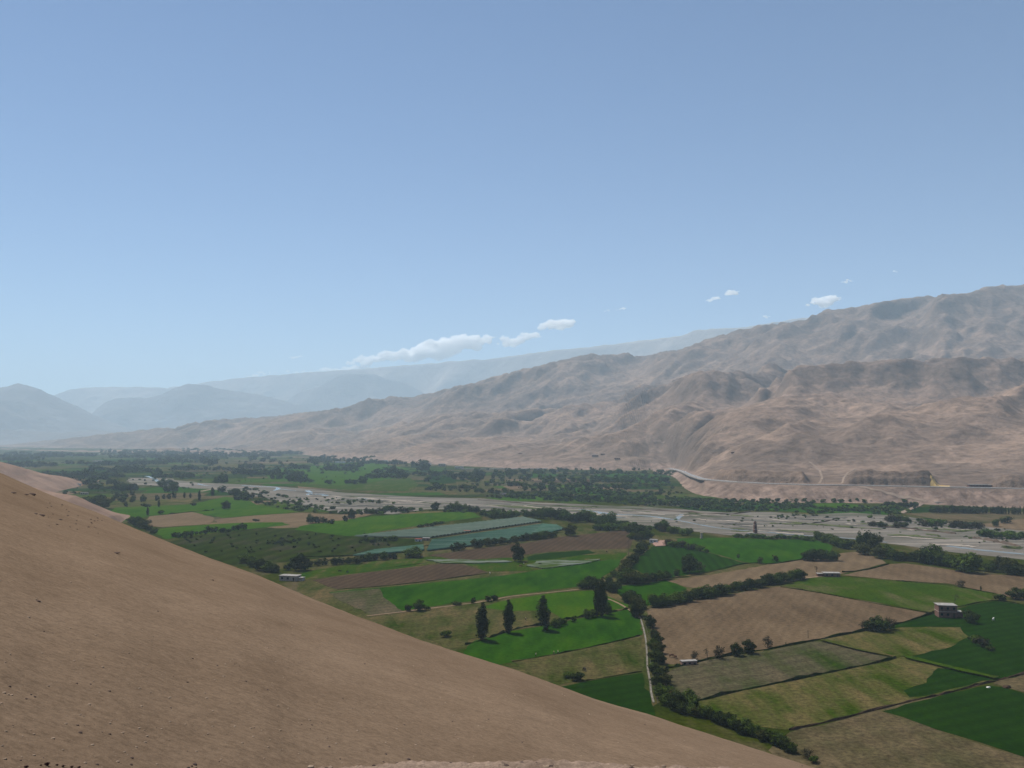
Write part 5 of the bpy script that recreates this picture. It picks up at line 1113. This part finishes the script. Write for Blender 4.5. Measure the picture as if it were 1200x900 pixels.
def person(P, rz, bend, shirt, label, hat=True):
    e = bpy.data.objects.new('person', None); COL.objects.link(e); e.location = P; e.rotation_euler.z = rz; tag(e, label, 'person')
    hip = Vector((0,0,.92)); b_ = lambda l: Vector((0, -math.sin(bend)*l, math.cos(bend)*l)); ch = hip+b_(.42); nk = hip+b_(.55); hd = hip+b_(.70)
    A = [hip, ch, nk, hd]; E = [(0,1),(1,2),(2,3)]; Rr = [.13,.15,.06,.105]
    for s in (-1, 1):
        sh = ch+Vector((s*.19,0,.04)); el = sh+Vector((s*.06,-.05-.12*math.sin(bend),-.29)); ha = el+Vector((0,-.14,-.24)); n0 = len(A)
        A += [sh, el, ha]; E += [(1,n0),(n0,n0+1),(n0+1,n0+2)]; Rr += [.062,.046,.035]
        for q, dx in enumerate((-.03, -.01, .012, .034)): A.append(ha+Vector((dx, -.03, -.085+.006*q))); E.append((n0+2, len(A)-1)); Rr.append(.009)
        A.append(ha+Vector((-s*.04, -.05, -.03))); E.append((n0+2, len(A)-1)); Rr.append(.010)
        kn = Vector((s*.11,-.04,.48)); an = Vector((s*.12,.02,.08)); ft = Vector((s*.13,-.15,.03)); n1 = len(A)
        A += [Vector((s*.09,0,.86)), kn, an, ft]; E += [(0,n1),(n1,n1+1),(n1+1,n1+2),(n1+2,n1+3)]; Rr += [.095,.065,.045,.035]
    link('body', skin_mesh('body', [tuple(p) for p in A], E, Rr, M['skin']), e)
    B = [hip+b_(.02), ch, nk-b_(.03)]; Eb = [(0,1),(1,2)]; Rb = [.150,.172,.085]
    for s in (-1, 1): sh = ch+Vector((s*.19,0,.04)); el = sh+Vector((s*.05,-.04,-.24)); n0 = len(B); B += [sh, el]; Eb += [(1,n0),(n0,n0+1)]; Rb += [.08,.062]
    link('shirt', skin_mesh('shirt', [tuple(p) for p in B], Eb, Rb, M[shirt]), e)
    B = [hip]; Eb = []; Rb = [.148]
    for s in (-1, 1): n0 = len(B); B += [Vector((s*.09,0,.84)), Vector((s*.11,-.04,.48)), Vector((s*.12,.015,.14))]; Eb += [(0,n0),(n0,n0+1),(n0+1,n0+2)]; Rb += [.115,.083,.066]
    link('trousers', skin_mesh('trousers', [tuple(p) for p in B], Eb, Rb, M['trous']), e)
    c = hd+b_(.09)
    if hat: mb = MB(); mb.tube(c, c+b_(.02), .24, .24, 14); mb.tube(c+b_(.02), c+b_(.12), .115, .09, 12); mb.build('hat', M['straw'], e)
    else: mb = MB(); mb.tube(c-b_(.02), c+b_(.03), .11, .08, 12); mb.build('hair', M['trous'], e)
person(ground(649, 767.5), R(20), .12, 'shirtd', 'person in dark clothes standing at the vivid green field edge, left of two')
person(ground(654, 766.5), R(-40), .1, 'shirtw', 'person in a pale shirt standing at the vivid green field edge, right of two')
person(ground(627.5, 769.5), R(60), .5, 'shirtw', 'person bending over in a pale shirt left of the standing pair')
person(ground(614, 662), R(0), .05, 'shirtw', 'person in white standing at the foot of the lone oval tree')
person(ground(616, 737-10), R(0), .3, 'shirtw', 'person in pale clothes bending in the tan pasture behind the poplars')
M['hide'] = flat_mat('brown_hide', (.09,.045,.03), .3, 4); M['hidew'] = flat_mat('white_hide', (.5,.48,.44), .1, 4); M['hided'] = flat_mat('dark_hide', (.03,.025,.022), .3, 4)
def cow_mesh(mat, graze):
    A = [(-.75,0,1.12),(-.25,0,1.10),(.35,0,1.10),(.72,0,1.18)]; E = [(0,1),(1,2),(2,3)]; Rr = [.27,.36,.36,.29]
    hz_ = .35 if graze else 1.38; A += [(1.05,0,1.0 if graze else 1.35),(1.32,0,hz_),(1.52,0,hz_-.14)]; E += [(3,4),(4,5),(5,6)]; Rr += [.17,.13,.08]
    for s in (-1, 1):
        n0 = len(A); A += [(.62,s*.2,.82),(.60,s*.21,.45),(.62,s*.21,.05)]; E += [(3,n0),(n0,n0+1),(n0+1,n0+2)]; Rr += [.12,.07,.055]
        n0 = len(A); A += [(-.72,s*.2,.88),(-.60,s*.22,.62),(-.85,s*.22,.42),(-.80,s*.22,.05)]; E += [(0,n0),(n0,n0+1),(n0+1,n0+2),(n0+2,n0+3)]; Rr += [.16,.10,.06,.05]
        n0 = len(A); A.append((1.22,s*.17,hz_+.10)); E.append((5,n0)); Rr.append(.04)
    n0 = len(A); A += [(-1.03,0,1.1),(-1.08,0,.6)]; E += [(0,n0),(n0,n0+1)]; Rr += [.04,.03]
    return skin_mesh('cow', A, E, Rr, mat)
CW = {k: cow_mesh(M[k], g) for k, g in (('hide', True), ('hidew', False), ('hided', True))}
for x, y, k, lb in [(787,770.5,'hide','brown cow left of two on the soil beside the pink hut'), (791.5,772,'hide','brown cow right of two on the soil beside the pink hut'), (574,673,'hidew','white cow at the right tip of the dark ploughed strip'), (398,670.5,'hided','dark cow left of two in the wet pasture at the left'),
   (407,671.5,'hided','dark cow right of two in the wet pasture at the left'), (685,786.5,'hided','dark cow alone in the mottled pasture above the dark green field'), (711,647.5,'hided','dark cow in the yellow green corner of the wet pasture'), (1164,727.5,'hidew','white cow in the dark green field right of the house'),
   (610,664,'hide','brown cow left of the person at the lone oval tree'), (633,662,'hided','dark cow on the pale flooded patch')]:
    o = link('cow', CW[k]); o.location = ground(x, y); o.rotation_euler.z = trg.uniform(0, 6.28); o.scale = (1.15,)*3; tag(o, lb, 'cow')
# sacks, a white tarp heap
def heap(name, P, s, mat, label, cat):
    bm = bmesh.new(); bmesh.ops.create_icosphere(bm, subdivisions=3, radius=1); rg = random.Random(len(label))
    for v_ in bm.verts: v_.co *= 1+.22*math.sin(v_.co.x*3+rg.random()*.2)*math.cos(v_.co.y*4); v_.co.z = max(-.1, v_.co.z*.75)
    me = bpy.data.meshes.new(name); bm.to_mesh(me); bm.free(); me.materials.append(mat)
    for p in me.polygons: p.use_smooth = True
    o = link(name, me); o.location = P; o.scale = (s, s*.8, s*.8); return tag(o, label, cat)
heap('sack', ground(1158.5, 806), .85, M['whitewall'], 'bright white sack at the corner of the darkest green field', 'sack'); heap('sack', ground(934.5, 795.5), .6, M['whitewall'], 'small white bundle on the ditch bank of the mottled field', 'sack')
heap('straw_heap', ground(1180, 806), 1.6, M['reddish'], 'brown heap on the small dry patch at the right edge', 'heap')
# pink soil patch beside the cottage and the yellow scrape by the highway
patch('bare_ground', [(765,638),(772,634),(780,634),(779,640),(768,641)], M['adobe'], 'pinkish bare ground beside the white cottage', jit=1, step=4)
M['ochre'] = flat_mat('ochre_earth', (.36,.25,.10), .15, .1)
vs = []; fs = []; nx_, ny_ = 12, 6
for j in range(ny_):
    for i in range(nx_):
        u = 1088+24*i/(nx_-1); p = hill_pt(u, float(DRoad(u))+13+j*9+3*math.sin(i*1.3)); vs.append(tuple(p+Vector((0,0,.3 if 0 < i < nx_-1 and 0 < j < ny_-1 else -.5))))
for j in range(ny_-1):
    for i in range(nx_-1): a = j*nx_+i; fs.append((a, a+1, a+nx_+1, a+nx_))
tag(link('bare_ground', mesh_from('bare_ground', vs, fs, M['ochre'], True)), 'ochre yellow scrape beside the highway', kind='structure')
HAZE_C=(.66,.85,1.0,1); HAZE_D=7.2e-5; SKY=.076; SUNE=5.0; EXPO=0.47
# ------------------------------------------------------------------ clouds, far beyond the air box
m = bpy.data.materials.new('cloud_vapour'); m.use_nodes = True; nt = m.node_tree
nt.nodes.remove(nt.nodes['Principled BSDF']); pv = nt.nodes.new('ShaderNodeVolumePrincipled')
pv.inputs['Color'].default_value = (1,1,1,1); pv.inputs['Density'].default_value = .011; pv.inputs['Anisotropy'].default_value = .3
nt.links.new(pv.outputs['Volume'], nt.nodes['Material Output'].inputs['Volume']); M['cloud'] = m
def cloud(x0, x1, y0, y1, n, label, lean=0.0, seed=0, group=None):
    rg = random.Random(seed); D = 30000; bm = bmesh.new(); k = D/F; W = (x1-x0)*k; Hh = (y1-y0)*k
    c0 = at_depth((x0+x1)/2, (y0+y1)/2, D)
    bm2 = bmesh.new()
    for i in range(n):
        t = (i+.5)/n; tx = t+rg.uniform(-.4, .4)/n; env = max(.3, math.sin(math.pi*min(.97, max(.03, t)))**.5)
        r = Hh*.5*rg.uniform(.42, .72)*env; x = (tx-.5)*(W-2*r); z = lean*(t-.5)*Hh+rg.uniform(-.3, .3)*Hh*env*(1-abs(lean)*.6)
        mt = Matrix.Translation((x, rg.uniform(-.3, .3)*Hh, z)) @ Matrix.Diagonal((rg.uniform(1.1, 2.0), 1.1, rg.uniform(.55, .85), 1)).to_4x4()
        bmesh.ops.create_icosphere(bm, subdivisions=3, radius=r, matrix=mt)
    me = bpy.data.meshes.new('cloud'); bm.to_mesh(me); bm.free(); me.materials.append(M['cloud'])
    o = link('cloud', me); o.location = c0
    rm = o.modifiers.new('remesh', 'REMESH'); rm.mode = 'VOXEL'; rm.voxel_size = max(Hh/26, 9)
    tx_ = bpy.data.textures.new('puff', 'CLOUDS'); tx_.noise_scale = Hh*.30; tx_.noise_depth = 5
    dp = o.modifiers.new('puffs', 'DISPLACE'); dp.texture = tx_; dp.strength = Hh*.42; dp.mid_level = .55; dp.texture_coords = 'LOCAL'
    return tag(o, label, 'cloud', group)
cloud(335,470,427,440,20,'long flat white cloud lying on the faint ridge', .35, 1)
cloud(403,470,410,432,9,'soft white cloud above the long flat one', .3, 2)
cloud(446,592,391,425,26,'largest white cloud, a puffy bank above the faint ridge', .75, 3)
cloud(578,638,386,410,8,'white cloud right of the largest bank', .45, 4)
cloud(628,680,370,391,8,'bright white cloud highest of the cloud bank', .5, 5)
cloud(336,358,415,422,5,'small white cloud alone left of the cloud bank', .1, 6)
cloud(284,326,434,443,7,'low white cloud at the left end of the faint ridge', .6, 7)
cloud(707,716,361.5,366,3,'tiny white cloud, left of a close pair', .1, 8)
cloud(720,737,359,365,5,'small white cloud, right of a close pair', .2, 9)
cloud(825,846,346,356,6,'small white cloud low left of another above the hills', .4, 10)
cloud(847,869,338,349,6,'small bright cloud up right of its neighbour', .5, 11)
cloud(892,905,368,374,4,'tiny pale cloud just above the brown ridge', .2, 12)
cloud(944,989,345,363,9,'large white cloud over the brown hill crest on the right', .45, 13)
cloud(986,1001,326,333,5,'small white cloud above the larger one on the right', .3, 14)
cloud(1044,1052,316,321,3,'tiniest white cloud high on the right', .2, 15)
# ------------------------------------------------------------------ air
mb = MB(); mb.box(0, 11000, 982.5, 48000, 29000, 1975)
m = bpy.data.materials.new('hazy_air'); m.use_nodes = True; nt = m.node_tree
nt.nodes.remove(nt.nodes['Principled BSDF']); pv = nt.nodes.new('ShaderNodeVolumePrincipled')
pv.inputs['Color'].default_value = HAZE_C; pv.inputs['Density'].default_value = HAZE_D; pv.inputs['Anisotropy'].default_value = .04
nt.links.new(pv.outputs['Volume'], nt.nodes['Material Output'].inputs['Volume'])
hz = mb.build('haze', m); tag(hz, 'pale blue haze lying over the whole valley', kind='stuff')
# ------------------------------------------------------------------ sky, sun, camera
SUN_EL = R(56); SUN_AZ = R(-38)      # azimuth measured from +Y towards +X
w = bpy.data.worlds.new('World'); scene.world = w; w.use_nodes = True; nt = w.node_tree
sk = nt.nodes.new('ShaderNodeTexSky'); sk.sky_type = 'NISHITA'; sk.sun_disc = False
sk.sun_elevation = SUN_EL; sk.sun_rotation = SUN_AZ; sk.altitude = 4500; sk.air_density = 1.3; sk.dust_density = 0.0; sk.ozone_density = 4.0
nt.links.new(sk.outputs['Color'], nt.nodes['Background'].inputs['Color']); nt.nodes['Background'].inputs['Strength'].default_value = SKY
sd = bpy.data.lights.new('sun', 'SUN'); sd.energy = SUNE; sd.angle = R(.53); sd.color = (1, .95, .87)
so = bpy.data.objects.new('sun', sd); COL.objects.link(so)
to_sun = Vector((math.sin(SUN_AZ)*math.cos(SUN_EL), math.cos(SUN_AZ)*math.cos(SUN_EL), math.sin(SUN_EL)))
so.rotation_euler = to_sun.to_track_quat('Z', 'Y').to_euler(); so.location = (0, 0, 300)
cd = bpy.data.cameras.new('camera'); cd.lens = 36*F/1200; cd.sensor_width = 36; cd.clip_start = .1; cd.clip_end = 200000
co = bpy.data.objects.new('camera', cd); COL.objects.link(co); co.location = (0, 0, CAMZ); co.rotation_euler = (R(90)+TH, 0, 0); scene.camera = co
scene.view_settings.view_transform = 'Standard'; scene.view_settings.look = 'None'; scene.view_settings.gamma = 1
scene.view_settings.use_curve_mapping = False; scene.view_settings.exposure = EXPO
scene.cycles.max_bounces = 40; scene.cycles.diffuse_bounces = 2; scene.cycles.volume_bounces = 40; scene.cycles.use_denoising = True; scene.cycles.use_adaptive_sampling = False
scene.cycles.volume_step_rate = 4; scene.cycles.transparent_max_bounces = 16
